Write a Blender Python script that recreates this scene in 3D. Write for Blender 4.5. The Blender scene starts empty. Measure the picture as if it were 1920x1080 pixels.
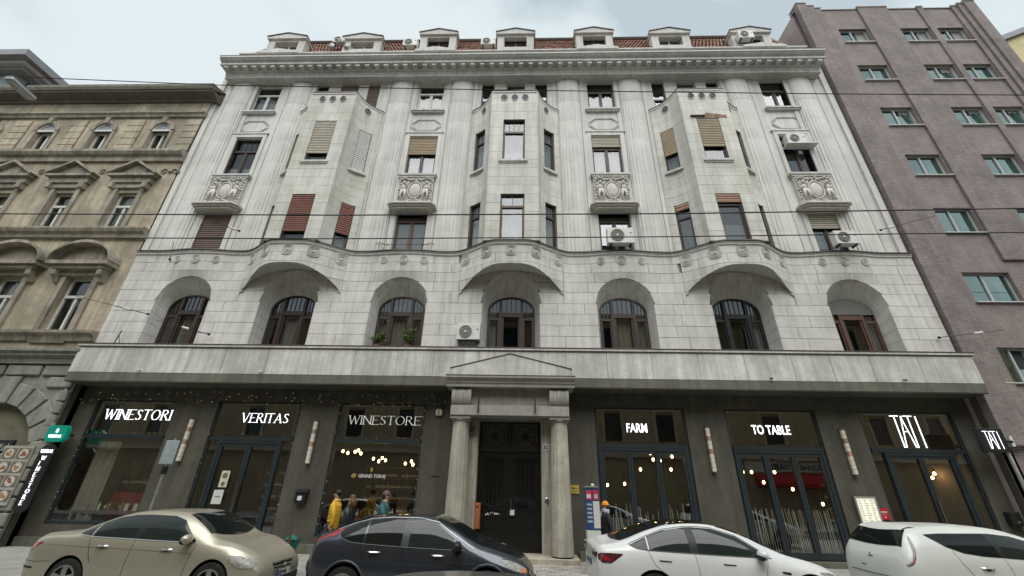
import bpy, bmesh, math, random
from mathutils import Vector, Matrix, noise
random.seed(7)
S = bpy.context.scene
COL = S.collection
pi = math.pi
# ------------------------------------------------------------------ camera
F, YAW, PIT, ROL = 764.9, -.0356, .4528, .0217
cam = bpy.data.cameras.new('camera'); camo = bpy.data.objects.new('camera', cam); COL.objects.link(camo)
cam.sensor_width = 36; cam.lens = F/1920*36; cam.clip_start = .05; cam.clip_end = 2000
fw = Vector((math.sin(YAW)*math.cos(PIT), math.cos(YAW)*math.cos(PIT), math.sin(PIT)))
rt = Vector((math.cos(YAW), -math.sin(YAW), 0)); up = rt.cross(fw)
r2 = rt*math.cos(ROL)+up*math.sin(ROL); u2 = -rt*math.sin(ROL)+up*math.cos(ROL)
M = Matrix((r2, u2, -fw)).transposed().to_4x4(); M.translation = (.521, -14.4, 2.007)
camo.matrix_world = M
S.camera = camo
# ------------------------------------------------------------------ world: overcast sky
W = bpy.data.worlds.new('World'); S.world = W; W.use_nodes = True
nt = W.node_tree; nt.nodes.clear(); N = nt.nodes.new; L = nt.links.new
wo = N('ShaderNodeOutputWorld'); bg = N('ShaderNodeBackground'); sk = N('ShaderNodeTexSky')
sk.sky_type = 'NISHITA'; sk.sun_disc = False; sk.sun_elevation = math.radians(52); sk.sun_rotation = math.radians(200)
tc = N('ShaderNodeTexCoord'); mp = N('ShaderNodeMapping'); mp.inputs['Scale'].default_value = (1, 1, 1.9)
mp.inputs['Location'].default_value = (.35, 0, .1)
n1 = N('ShaderNodeTexNoise'); n1.inputs['Scale'].default_value = 2.9; n1.inputs['Detail'].default_value = 5; n1.inputs['Roughness'].default_value = .48
cr = N('ShaderNodeValToRGB')
e = cr.color_ramp.elements
e[0].position = .41; e[0].color = (5.7, 6.65, 7.25, 1); e[1].position = .6; e[1].color = (8.5, 9.35, 9.6, 1)
m = cr.color_ramp.elements.new(.5); m.color = (7.8, 8.85, 9.25, 1)
mx = N('ShaderNodeMix'); mx.data_type = 'RGBA'; mx.inputs[0].default_value = .93
L(tc.outputs['Generated'], mp.inputs[0]); L(mp.outputs[0], n1.inputs[0]); L(n1.outputs[0], cr.inputs[0])
L(sk.outputs[0], mx.inputs[6]); L(cr.outputs[0], mx.inputs[7]); L(mx.outputs[2], bg.inputs[0])
bg.inputs[1].default_value = .0415; L(bg.outputs[0], wo.inputs[0])
sun = bpy.data.lights.new('sun', 'SUN'); sun.energy = 1.5; sun.angle = math.radians(60); sun.color = (1, .98, .95)
so = bpy.data.objects.new('sun', sun); COL.objects.link(so)
so.rotation_euler = Vector((-.05, .50, -.87)).to_track_quat('-Z', 'Y').to_euler()
S.view_settings.view_transform = 'Standard'; S.view_settings.look = 'None'
S.view_settings.exposure = 1.24; S.view_settings.gamma = 1; S.view_settings.use_curve_mapping = False
# ------------------------------------------------------------------ materials
MT = {}
def mat(name, c, rough=.8, metal=0, var=.12, sc=3.0, bump=0, bsc=30, streak=0, stain=None, spec=.4, objvar=0, coat=0, brick=None, emit=None, es=0):
    if name in MT: return MT[name]
    m = bpy.data.materials.new(name); m.use_nodes = True; MT[name] = m
    t = m.node_tree; B = t.nodes['Principled BSDF']; A = t.nodes.new; K = t.links.new
    B.inputs['Roughness'].default_value = rough; B.inputs['Metallic'].default_value = metal
    B.inputs['Specular IOR Level'].default_value = spec; B.inputs['Coat Weight'].default_value = coat
    B.inputs['Coat Roughness'].default_value = .04
    c4 = (*c, 1)
    if emit:
        B.inputs['Emission Color'].default_value = (*emit, 1); B.inputs['Emission Strength'].default_value = es
    B.inputs['Base Color'].default_value = c4
    if var <= 0 and not brick: return m
    g = A('ShaderNodeNewGeometry'); P = g.outputs['Position']
    def mul(col, fac, lo, hi, f0=.35, f1=.65):
        mr = A('ShaderNodeMapRange'); mr.inputs[1].default_value = f0; mr.inputs[2].default_value = f1
        mr.inputs[3].default_value = lo; mr.inputs[4].default_value = hi; K(fac, mr.inputs[0])
        v = A('ShaderNodeMix'); v.data_type = 'RGBA'; v.blend_type = 'MULTIPLY'; v.inputs[0].default_value = 1
        K(col, v.inputs[6]); K(mr.outputs[0], v.inputs[7]); return v.outputs[2]
    def ns(scale, det=4, vec=P, sv=None):
        if sv:
            q = A('ShaderNodeMapping'); q.inputs['Scale'].default_value = sv; K(vec, q.inputs[0]); vec = q.outputs[0]
        n = A('ShaderNodeTexNoise'); n.inputs['Scale'].default_value = scale; n.inputs['Detail'].default_value = det
        n.inputs['Roughness'].default_value = .6; K(vec, n.inputs[0]); return n.outputs[0]
    rgb = A('ShaderNodeRGB'); rgb.outputs[0].default_value = c4; col = rgb.outputs[0]
    hb = None
    if brick:
        q = A('ShaderNodeSeparateXYZ'); K(P, q.inputs[0]); q2 = A('ShaderNodeCombineXYZ')
        ad = A('ShaderNodeMath'); K(q.outputs[0], ad.inputs[0]); K(q.outputs[1], ad.inputs[1])
        K(ad.outputs[0], q2.inputs[0]); K(q.outputs[2], q2.inputs[1])
        bt = A('ShaderNodeTexBrick'); K(q2.outputs[0], bt.inputs[0]); bt.inputs['Scale'].default_value = 1
        bt.inputs['Brick Width'].default_value = brick[0]; bt.inputs['Row Height'].default_value = brick[1]
        bt.inputs['Mortar Size'].default_value = brick[2]; bt.inputs['Color1'].default_value = c4
        bt.inputs['Color2'].default_value = tuple(x*brick[3] for x in c)+(1,)
        bt.inputs['Mortar'].default_value = (*brick[4], 1); col = bt.outputs[0]; hb = bt.outputs['Fac']
    if var > 0:
        col = mul(col, ns(sc), 1-var, 1+var); col = mul(col, ns(sc*7, 3), 1-var*.5, 1+var*.5)
    if streak: 
        col = mul(col, ns(1.0, 5, P, (5, 5, .32)), 1-streak, 1.06, .38, .6)
        col = mul(col, ns(1.0, 3, P, (.5, .5, .3)), 1-streak*.6, 1.04, .35, .6)
    if stain:
        f = ns(stain[1], 5); mr = A('ShaderNodeMapRange'); mr.inputs[1].default_value = stain[2]; mr.inputs[2].default_value = stain[2]+.14
        mr.inputs[4].default_value = stain[3]; K(f, mr.inputs[0])
        v = A('ShaderNodeMix'); v.data_type = 'RGBA'; K(mr.outputs[0], v.inputs[0]); K(col, v.inputs[6]); v.inputs[7].default_value = (*stain[0], 1); col = v.outputs[2]
    if objvar:
        oi = A('ShaderNodeObjectInfo'); col = mul(col, oi.outputs['Random'], 1-objvar, 1+objvar, 0, 1)
    K(col, B.inputs['Base Color'])
    if bump:
        b = A('ShaderNodeBump'); b.inputs['Strength'].default_value = bump; b.inputs['Distance'].default_value = .02
        K(ns(bsc, 4), b.inputs['Height']); K(b.outputs[0], B.inputs['Normal'])
    return m
def glassmat(name, tint=(.85, .9, .88), refl=.12, rough=.01, f=1.0, gc=(.95, .97, 1, 1)):
    if name in MT: return MT[name]
    m = bpy.data.materials.new(name); m.use_nodes = True; MT[name] = m
    t = m.node_tree; t.nodes.clear(); A = t.nodes.new; K = t.links.new
    o = A('ShaderNodeOutputMaterial'); tr = A('ShaderNodeBsdfTransparent'); gl = A('ShaderNodeBsdfGlossy'); mx = A('ShaderNodeMixShader')
    tr.inputs[0].default_value = (*tint, 1); gl.inputs['Roughness'].default_value = rough; gl.inputs[0].default_value = gc
    gg = A('ShaderNodeNewGeometry'); dt = A('ShaderNodeVectorMath'); dt.operation = 'DOT_PRODUCT'; K(gg.outputs['Incoming'], dt.inputs[0]); K(gg.outputs['Normal'], dt.inputs[1])
    ab = A('ShaderNodeMath'); ab.operation = 'ABSOLUTE'; K(dt.outputs['Value'], ab.inputs[0]); om = A('ShaderNodeMath'); om.operation = 'SUBTRACT'; om.inputs[0].default_value = 1; K(ab.outputs[0], om.inputs[1])
    pw = A('ShaderNodeMath'); pw.operation = 'POWER'; pw.inputs[1].default_value = 5; K(om.outputs[0], pw.inputs[0])
    ma = A('ShaderNodeMath'); ma.operation = 'MULTIPLY_ADD'; ma.inputs[1].default_value = .9; ma.inputs[2].default_value = refl+.04*f; ma.use_clamp = True
    K(pw.outputs[0], ma.inputs[0]); K(ma.outputs[0], mx.inputs[0]); K(tr.outputs[0], mx.inputs[1]); K(gl.outputs[0], mx.inputs[2])
    # gentle waviness of old panes
    g = A('ShaderNodeNewGeometry'); n = A('ShaderNodeTexNoise'); n.inputs['Scale'].default_value = .8; n.inputs['Detail'].default_value = 1
    b = A('ShaderNodeBump'); b.inputs['Strength'].default_value = .12; b.inputs['Distance'].default_value = .03
    K(g.outputs['Position'], n.inputs[0]); K(n.outputs[0], b.inputs['Height']); K(b.outputs[0], gl.inputs['Normal'])
    K(mx.outputs[0], o.inputs[0]); return m
def emat(name, c, s):
    if name in MT: return MT[name]
    return mat(name, (.8, .8, .8), var=0, emit=c, es=s)
STONE = mat('pale_stone', (.575, .565, .53), .85, var=.05, sc=.9, bump=.25, bsc=26, streak=.10, stain=((.43, .41, .33), .55, .6, .35), objvar=.02)
COLST = mat('column_stone', (.58, .57, .535), .85, var=.05, sc=1.1, bump=.25, bsc=26, streak=.09, stain=((.43, .41, .33), .55, .58, .35), objvar=.015)
BAYST = mat('bay_stone', (.555, .545, .495), .85, var=.06, sc=1.0, bump=.35, bsc=24, streak=.12, stain=((.40, .375, .27), .6, .52, .5), objvar=.05)
STONE2 = mat('coursed_stone', (.56, .55, .515), .85, var=.07, sc=1.2, bump=.3, bsc=22, streak=.11, stain=((.37, .355, .28), .7, .56, .5), objvar=.045)
SLAB = mat('parapet_stone', (.53, .525, .485), .85, var=.12, sc=1.0, bump=.3, bsc=20, streak=.2, stain=((.33, .32, .26), .8, .52, .5), objvar=.06)
LEDGE_DARK = mat('ledge_bounce_dark', (.09, .088, .08), .9, var=.2)  # unseen ledge top, made dark to cut light bouncing into the niches
CORN = mat('cornice_stone', (.53, .52, .495), .85, var=.08, sc=1.5, bump=.2, streak=.12, stain=((.3, .28, .22), .5, .6, .5))
JOINT = mat('joint_mortar', (.21, .205, .185), .95, var=.15)
RELIEF = mat('relief_stone', (.55, .53, .48), .85, var=.15, sc=6, bump=.3, stain=((.25, .23, .19), 6, .55, .6))
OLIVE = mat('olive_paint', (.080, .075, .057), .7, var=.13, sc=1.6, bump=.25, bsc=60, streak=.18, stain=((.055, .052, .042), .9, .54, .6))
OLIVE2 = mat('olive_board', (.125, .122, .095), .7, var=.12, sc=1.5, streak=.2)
FRAME = mat('steel_frame', (.020, .027, .031), .45, var=.08)
DARKW = mat('dark_wood', (.045, .030, .026), .45, var=.2, sc=6)
REDW = mat('brown_wood', (.10, .055, .04), .45, var=.2, sc=6)
WHITEW = mat('white_wood', (.60, .59, .55), .5, var=.1, sc=6)
GREYW = mat('grey_wood_and_sky', (.33, .33, .32), .5, var=.1, sc=6)
METAL = mat('zinc', (.10, .085, .08), .5, .5, var=.2)
DARK = mat('dark_void', (.012, .012, .013), .9, var=0)
ROOM = mat('room_wall', (.10, .09, .08), .9, var=.1)
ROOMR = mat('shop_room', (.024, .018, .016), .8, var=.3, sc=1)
CURT = mat('curtain', (.30, .30, .285), .9, var=.1, sc=4)
CURTD = mat('dim_curtain', (.28, .27, .23), .9, var=.1, sc=4)
SHC = {'cream': mat('cream_shutter', (.45, .41, .33), .6, var=.08), 'white': mat('white_shutter', (.56, .55, .52), .6, var=.06),
       'tan': mat('tan_shutter', (.38, .30, .20), .6, var=.08), 'brown': mat('brown_shutter', (.17, .12, .10), .6, var=.1), 'red': mat('red_shutter', (.20, .085, .062), .6, var=.12),
       'orange': mat('terracotta_shutter', (.32, .19, .135), .6, var=.1)}
G_UP = glassmat('window_glass', (.7, .75, .75), .05, .015, 1.3)
G_DK = glassmat('old_glass', (.6, .62, .6), .10, .02, 1.1)
G_SHOP = glassmat('shop_glass', (.78, .79, .75), .16, .003, 1.2)
G_TEAL = glassmat('teal_glass', (.30, .55, .50), .28, .01, 1.2, (.78, .93, .90, 1))
WHITE = mat('white_plastic', (.60, .59, .56), .5, var=.06, sc=8)
GREYP = mat('grey_plastic', (.13, .13, .12), .6, var=.05)
BLACK = mat('black_paint', (.015, .015, .016), .4, var=.1)
IRON = mat('wrought_iron', (.02, .02, .022), .5, .3, var=.1)
# ------------------------------------------------------------------ helpers
OFF = {}
class MB:
    def __init__(s): s.v = []; s.f = []; s.mi = []; s.k = 0
    def face(s, *p):
        n = len(s.v); s.v += [tuple(q) for q in p]; s.f.append(tuple(range(n, n+len(p)))); s.mi.append(s.k); return s
    def add(s, vs, fs):
        n = len(s.v); s.v += [tuple(q) for q in vs]; s.f += [tuple(i+n for i in f) for f in fs]; s.mi += [s.k]*len(fs); return s
    def box(s, x0, x1, y0, y1, z0, z1):
        vs = [(x, y, z) for x in (x0, x1) for y in (y0, y1) for z in (z0, z1)]
        return s.add(vs, [(0, 1, 3, 2), (4, 6, 7, 5), (0, 4, 5, 1), (2, 3, 7, 6), (0, 2, 6, 4), (1, 5, 7, 3)])
    def prism(s, pts, a, b, axis='y'):
        n = len(pts)
        def P(p, h): return {'y': (p[0], h, p[1]), 'x': (h, p[0], p[1]), 'z': (p[0], p[1], h)}[axis]
        return s.add([P(p, a) for p in pts]+[P(p, b) for p in pts], [tuple(range(n)), tuple(range(2*n-1, n-1, -1))]+[(i, (i+1) % n, n+(i+1) % n, n+i) for i in range(n)])
    def grid(s, fn, us, vs_):
        nu, nv = len(us), len(vs_)
        return s.add([fn(u, v) for u in us for v in vs_], [(i*nv+j, (i+1)*nv+j, (i+1)*nv+j+1, i*nv+j+1) for i in range(nu-1) for j in range(nv-1)])
    def tube(s, pts, r, n=6, cap=True):
        pts = [Vector(p) for p in pts]; m = len(pts); rs = r if isinstance(r, (list, tuple)) else [r]*m; vs = []
        t0 = (pts[1]-pts[0]).normalized(); ref = Vector((0, 0, 1)) if abs(t0.z) < .9 else Vector((1, 0, 0)); a = t0.cross(ref).normalized()
        for i, p in enumerate(pts):
            t = (pts[min(i+1, m-1)]-pts[max(i-1, 0)]).normalized(); a = (a-t*a.dot(t)).normalized(); b = t.cross(a)
            vs += [p+(a*math.cos(2*pi*k/n)+b*math.sin(2*pi*k/n))*rs[i] for k in range(n)]
        fs = [(i*n+k, i*n+(k+1) % n, (i+1)*n+(k+1) % n, (i+1)*n+k) for i in range(m-1) for k in range(n)]
        if cap: fs += [tuple(range(n-1, -1, -1)), tuple(range((m-1)*n, m*n))]
        return s.add(vs, fs)
    def lathe(s, prof, cx=0, cy=0, cz=0, n=20, axis='z', cap=True):
        vs = []
        for r, h in prof:
            for k in range(n):
                a = 2*pi*k/n; c, d = r*math.cos(a), r*math.sin(a)
                vs.append({'z': (cx+c, cy+d, cz+h), 'y': (cx+c, cy+h, cz+d), 'x': (cx+h, cy+c, cz+d)}[axis])
        m = len(prof)
        return s.add(vs, [(i*n+k, i*n+(k+1) % n, (i+1)*n+(k+1) % n, (i+1)*n+k) for i in range(m-1) for k in range(n)]+([tuple(range(n)), tuple(range(m*n-1, (m-1)*n-1, -1))] if cap else []))
    def ball(s, c, r, nu=10, nv=7):
        rx, ry, rz = r if isinstance(r, (tuple, list)) else (r, r, r); vs = []
        for j in range(nv+1):
            t = pi*j/nv
            vs += [(c[0]+rx*math.sin(t)*math.cos(2*pi*k/nu), c[1]+ry*math.sin(t)*math.sin(2*pi*k/nu), c[2]+rz*math.cos(t)) for k in range(nu)]
        return s.add(vs, [(j*nu+k, j*nu+(k+1) % nu, (j+1)*nu+(k+1) % nu, (j+1)*nu+k) for j in range(nv) for k in range(nu)])
    def xf(s, Mx, start=0):
        s.v[start:] = [tuple(Mx @ Vector(p)) for p in s.v[start:]]; return s
    def build(s, name, mt, parent=None, smooth=False, weld=False, bevel=0, kind=None, label=None, sub=0):
        off = OFF.get(parent.name, Vector()) if parent else Vector()
        me = bpy.data.meshes.new(name); me.from_pydata([Vector(p)-off for p in s.v], [], s.f)
        for q in (mt if isinstance(mt, (list, tuple)) else [mt]): me.materials.append(q)
        if any(s.mi): me.polygons.foreach_set('material_index', s.mi)
        b = bmesh.new(); b.from_mesh(me)
        if weld or bevel: bmesh.ops.remove_doubles(b, verts=b.verts, dist=1e-4)
        bmesh.ops.recalc_face_normals(b, faces=b.faces)
        if bevel: bmesh.ops.bevel(b, geom=b.edges[:], offset=bevel, segments=1, affect='EDGES', clamp_overlap=True)
        b.to_mesh(me); b.free()
        if smooth:
            me.shade_smooth()
            if smooth != True: me.set_sharp_from_angle(angle=math.radians(smooth))
        o = bpy.data.objects.new(name, me); COL.objects.link(o)
        if parent: o.parent = parent; OFF[o.name] = off
        else: OFF[o.name] = Vector()
        if kind: o['kind'] = kind
        if label: o['label'] = label
        if sub: mo = o.modifiers.new('sub', 'SUBSURF'); mo.levels = mo.render_levels = sub
        return o
def B1(x0, x1, y0, y1, z0, z1): return MB().box(x0, x1, y0, y1, z0, z1)
def thing(name, label, cat, loc=(0, 0, 0), group=None, local=False, rz=0):
    o = bpy.data.objects.new(name, None); COL.objects.link(o); o.location = loc; o.rotation_euler.z = rz
    o.empty_display_size = .2; o['label'] = label; o['category'] = cat
    if group: o['group'] = group
    OFF[o.name] = Vector() if local else Vector(loc); return o
def tag(o, label, cat, group=None):
    o['label'] = label; o['category'] = cat
    if group: o['group'] = group
    # move origin to the thing's centre so it stands where it stands
    me = o.data; c = sum((v.co for v in me.vertices), Vector())/max(1, len(me.vertices))
    me.transform(Matrix.Translation(-c)); o.location = c; return o
def dup(root, loc, label=None, group=None, rz=None):
    def cp(o, par):
        c = o.copy(); COL.objects.link(c); c.parent = par
        for ch in [q for q in KIDS.get(o.name, [])]: cp(ch, c)
        return c
    KIDS = {}
    for q in bpy.data.objects:
        if q.parent: KIDS.setdefault(q.parent.name, []).append(q)
    r = cp(root, None); r.location = loc
    if rz is not None: r.rotation_euler.z = rz
    if label: r['label'] = label
    if group: r['group'] = group
    return r
def sm(t): t = max(0, min(1, t)); return t*t*(3-2*t)
def lin(a, b, n): return [a+(b-a)*i/(n-1) for i in range(n)]
def text(s, size, font_sx=1, bold=0, depth=.01):
    c = bpy.data.curves.new('t', 'FONT'); c.body = s; c.size = size; c.extrude = depth; c.offset = bold; c.align_x = 'LEFT'; c.resolution_u = 3
    o = bpy.data.objects.new('t', c); COL.objects.link(o); bpy.context.view_layer.update()
    me = bpy.data.meshes.new_from_object(o.evaluated_get(bpy.context.evaluated_depsgraph_get()))
    b = MB(); b.add([(v.co.x*font_sx, v.co.z, v.co.y) for v in me.vertices], [tuple(p.vertices) for p in me.polygons])
    bpy.data.objects.remove(o); bpy.data.curves.remove(c); bpy.data.meshes.remove(me); return b
GL = {'W': [[(0, 1), (.27, 0), (.5, .95)], [(.5, .95), (.75, 0), (1, 1)]], 'I': [[(0, 0), (0, 1)]], 'N': [[(0, 0), (0, 1), (.7, 0), (.7, 1)]],
      'E': [[(0, 0), (0, 1), (.5, 1)], [(0, .52), (.42, .52)], [(0, 0), (.52, 0)]], 'S': [[(.45, .86), (.33, .98), (.12, .96), (.04, .78), (.14, .6), (.36, .45), (.47, .25), (.38, .05), (.15, 0), (0, .13)]],
      'T': [[(.3, 0), (.3, 1)], [(0, 1), (.6, 1)]], 'O': [[(.4+.4*math.cos(a), .5+.5*math.sin(a)) for a in lin(0, 2*pi, 17)]],
      'R': [[(0, 0), (0, 1), (.3, 1), (.46, .87), (.46, .68), (.3, .53), (0, .52)], [(.22, .52), (.62, 0)]], 'V': [[(0, 1), (.36, 0), (.72, 1)]], 'A': [[(0, 0), (.36, 1), (.72, 0)], [(.13, .33), (.58, .33)]],
      'i': [[(0, 0), (0, .62)]], 'o': [[(.2+.2*math.cos(a), .3+.3*math.sin(a)) for a in lin(0, 2*pi, 11)]], 'k': [[(0, 0), (0, 1)], [(.35, .6), (.02, .3), (.38, 0)]]}
GW = {k: max(p[0] for st in v for p in st) for k, v in GL.items()}
def serif(word, h, x0, z0, y, w=None, nib=(.036, .015), slant=0, track=.26, serifs=True):
    """Roman capitals drawn with a broad nib: verticals heavy, horizontals fine."""
    tot = sum(GW[c] for c in word)+track*(len(word)-1); sx = (w/tot) if w else h
    b = MB(); x = 0
    for c in word:
        for st in GL[c]:
            for p, q in zip(st, st[1:]):
                nx, nz = nib[0]*(.45 if (q[1]-p[1])*(q[0]-p[0]) > .05 and c in 'WVAN' else 1), nib[1]
                def T(u, v): return (x0+(x+u)*sx+slant*v*h, z0+v*h)
                b.prism([T(p[0]-nx, p[1]-nz), T(p[0]+nx, p[1]+nz), T(q[0]+nx, q[1]+nz), T(q[0]-nx, q[1]-nz)], y, y+.015)
            if serifs and c not in 'OSo':
                for p in (st[0], st[-1]):
                    if p[1] in (0, 1):
                        b.prism([T(p[0]-.11, p[1]-.02), T(p[0]+.11, p[1]-.02), T(p[0]+.11, p[1]+.02), T(p[0]-.11, p[1]+.02)], y-.001, y+.014)
        x += GW[c]+track
    return b
# ================================================================== setting
def sheet(name, x0, x1, y0, y1, z, m):
    b = MB(); nx = max(2, int(min(60, (x1-x0)/.8))); b.grid(lambda u, v: (u, v, z), lin(x0, x1, nx), lin(y0, y1, 6)); o = b.build(name, m, kind='structure'); return o
ASPH = mat('asphalt', (.055, .055, .054), .9, var=.2, sc=2, bump=.4, bsc=60)
PAVE = mat('pale_pavement', (.28, .28, .25), .9, var=.12, sc=2, bump=.3, bsc=50, stain=((.2, .2, .18), 1.3, .52, .5))
COB = mat('paving_setts', (.30, .29, .26), .9, var=.2, sc=3, bump=.4, bsc=40, objvar=.2)
sheet('ground', -400, 400, -300, 300, -.16, ASPH)
sheet('road', -60, 60, -12.4, -7.6, -.13, ASPH)
MB().box(-60, 60, -7.6, 8, -.4, -.004).build('sidewalk', PAVE, kind='structure')
MB().box(-60, 60, -19, -12.4, -.4, -.01).build('pavement', PAVE, kind='structure')
MB().box(-60, 60, -7.78, -7.602, -.3, .0).build('kerb', COB, kind='structure')
sd = bpy.data.objects['sidewalk']
# setts in front of the portal, one by one
base = B1(0, .232, 0, .112, -.004, .018).build('paving_stone', COB, sd, bevel=.008); pm = base.data; bpy.data.objects.remove(base)
n = 0
for j in range(20):
    for i in range(15):
        if n >= 298: break
        x = .15+i*.24+(j % 2)*.12; y = -.72-j*.12
        o = bpy.data.objects.new('paving_stone', pm); COL.objects.link(o); o.parent = sd; o.location = (x, y, random.uniform(-.006, .004)); o.rotation_euler = (random.uniform(-.02, .02), random.uniform(-.02, .02), 0); n += 1
# ================================================================== grey apartment house
BL = thing('apartment_house', 'large pale grey stone apartment house with three curved bays above dark shopfronts', 'building', (0, 3, 0))
AX = 4.35; ODD = [-13.05, -4.4, 4.36, 13.03]; BOW = [-8.78, -.02, 8.72]; ODDW = [-13.1, -4.42, 4.32, 13.08]
AXES = sorted([(a, 0) for a in ODD]+[(a, 1) for a in BOW])
def Bf(x):
    b = 0
    for a in BOW: b = max(b, .93*sm((2.42-abs(x-a))/1.92))
    return b
def Bs(x, z):
    b = 0
    for a in ODD: b = max(b, .15*sm((1.7-abs(x-a))/1.5))
    return b*sm((z-9.2)/.7)
def Y(x, z): return -max(Bf(x)*sm((z-8.15)/1.35), Bs(x, z))
SB = 2.04
def zs(d): d = min(1, abs(d)/2.3); return 7.9+1.73*(max(0, 1-d**2.2))**.5
def oarch(d, bow): # outer niche arch at y=0
    return SPO[bow]+RIO[bow]*math.sqrt(max(0, 1-(d/HWO[bow])**2))
HWO = {0: 1.08, 1: 1.1}; SPO = {0: 8.5, 1: 8.6}; RIO = {0: .96, 1: 1.15}; ISP, IRI = 8.22, .63
# --- floor one: coursed masonry
ZR = [6.5, 7.04, 7.48, 7.93, 8.36, 8.84, 9.27, 9.69, 10.1, 10.5]
def wall_lo(x):
    for a, bow in AXES:
        if abs(x-a) < HWO[bow]: return oarch(x-a, bow)
    return 0
def wall_hi(x):
    for a in BOW:
        if abs(x-a) < SB-.001: return zs(x-a)+.15
    return 99
def skin_lo(x):
    for a in BOW:
        if abs(x-a) <= SB+.001: return zs(x-a)
    return 99
def strip(b, xs, lo, hi, Yf, back=None):
    cols = [(x, lo(x), hi(x)) for x in xs]
    for (xa, la, ha), (xb, lb, hb) in zip(cols, cols[1:]):
        if la >= ha-.012 and lb >= hb-.012: continue
        la, lb = min(la, ha), min(lb, hb); nz = max(1, int((max(ha, hb)-min(la, lb))/.25))
        for k in range(nz):
            z1, z2 = la+(ha-la)*k/nz, lb+(hb-lb)*k/nz; z3, z4 = lb+(hb-lb)*(k+1)/nz, la+(ha-la)*(k+1)/nz
            b.face((xa, Yf(xa, z1), z1), (xb, Yf(xb, z2), z2), (xb, Yf(xb, z3), z3), (xa, Yf(xa, z4), z4))
            if back and k == 0: b.face((xa, Yf(xa, z1), z1), (xb, Yf(xb, z2), z2), (xb, Yf(xb, z2)+back, z2), (xa, Yf(xa, z1)+back, z1))
            if back and k == nz-1: b.face((xa, Yf(xa, z4), z4), (xb, Yf(xb, z3), z3), (xb, Yf(xb, z3)+back, z3), (xa, Yf(xa, z4)+back, z4))
    if back:
        for (x, l, h) in (cols[0], cols[-1]):
            if h-l > .03: b.face((x, Yf(x, l), l), (x, Yf(x, h), h), (x, Yf(x, h)+back, h), (x, Yf(x, l)+back, l))
Y0 = lambda x, z: 0.
core = MB(); xs = [-15.8+.05*i for i in range(633)]
strip(core, xs, lambda x: max(6.45, wall_lo(x)), lambda x: min(10.55, wall_hi(x)), lambda x, z: .03 if z < 8.85 or any(abs(x-a) < SB for a in BOW) else Y(x, z)+.03)
for a in BOW:
    strip(core, lin(a-SB, a+SB, 60), lambda x: skin_lo(x), lambda x: 10.6, lambda x, z: Y(x, z)+.03)
core.build('wall_core', JOINT, BL)
def block(x0, x1, z0, z1, lo, hi, Yf, name='stone_block'):
    g = .007; x0 += g; x1 -= g; z0 += g; z1 -= g; jit = random.uniform(-.004, .004)
    b = MB(); n = max(2, int((x1-x0)/.12)+1)
    strip(b, lin(x0, x1, n), lambda x: max(z0, lo(x)), lambda x: min(z1, hi(x)), lambda x, z: Yf(x, z)+jit, .06)
    if b.v: b.build(name, STONE2, BL)
for r in range(len(ZR)-1):
    z0, z1 = ZR[r], ZR[r+1]; zm = (z0+z1)/2
    # segments of this course between openings
    cuts = []
    for a, bow in AXES:
        h = HWO[bow]
        if z1 < oarch(0, bow):
            if z1 <= SPO[bow]: cuts.append((a-h, a+h))
            else:
                d = h*.999
                while d > .05 and oarch(d, bow) < z1: d -= .02
                cuts.append((a-d, a+d))
    segs = []; x = -15.8
    for c0, c1 in cuts: segs.append((x, c0)); x = c1
    segs.append((x, 15.8))
    for s0, s1 in segs:
        x = s0; first = True
        while x < s1-.05:
            w = random.uniform(.95, 1.35)*(.55 if first and r % 2 else 1); first = False
            if s1-x-w < .45: w = s1-x
            xe = x+w
            # break at bow edges
            for a in BOW:
                for q in ((a-SB, a+SB) if z1 > 8.75 else ()):
                    if x+.02 < q < xe-.02: xe = q
            lo = wall_lo; hi = wall_hi
            inb = any(abs((x+xe)/2-a) < SB for a in BOW)
            Yf = Y0 if inb or z1 < 8.75 else (lambda X, Z: Y(X, Z))
            block(x, xe, z0, z1, lo, hi, Yf); x = xe
    for a in BOW:
        if z1 <= 7.95: continue
        e = [-SB, -1.5, -.6, .6, 1.5, SB] if r % 2 else [-SB, -1.1, 0, 1.1, SB]
        for p, q in zip(e, e[1:]):
            if max(z0, min(skin_lo(a+p*.98), skin_lo(a+q*.98))) < z1-.04:
                block(a+p, a+q, z0, z1, lambda x: skin_lo(x), lambda x: 99, lambda X, Z: Y(X, Z))
# soffits of the bows
for a in BOW:
    b = MB(); b.grid(lambda x, t: (x, Y(x, zs(x-a))*(1-t)+.02*t, zs(x-a)+.17*math.sin(t*pi/2)), lin(a-SB, a+SB, 50), lin(0, 1, 6))
    b.build('bay_soffit', STONE, BL, smooth=True)
# wave ledge coping
def sweepx(xa, xb, n, prof, Yf):
    b = MB(); b.grid(lambda x, k: (x, Yf(x)+prof[int(k)][0], prof[int(k)][1]), lin(xa, xb, n), list(range(len(prof)))); return b
YW = lambda x: Y(x, 10.5)
sweepx(-15.8, 15.8, 420, [(.0, 10.44), (-.05, 10.47), (-.05, 10.52), (-.085, 10.55), (-.085, 10.585)], YW).build('wave_ledge', STONE, BL, smooth=40)
sweepx(-15.8, 15.8, 420, [(-.12, 10.587), (-.12, 10.635), (.05, 10.64), (.9, 10.65)], YW).build('ledge_flashing', METAL, BL)
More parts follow.
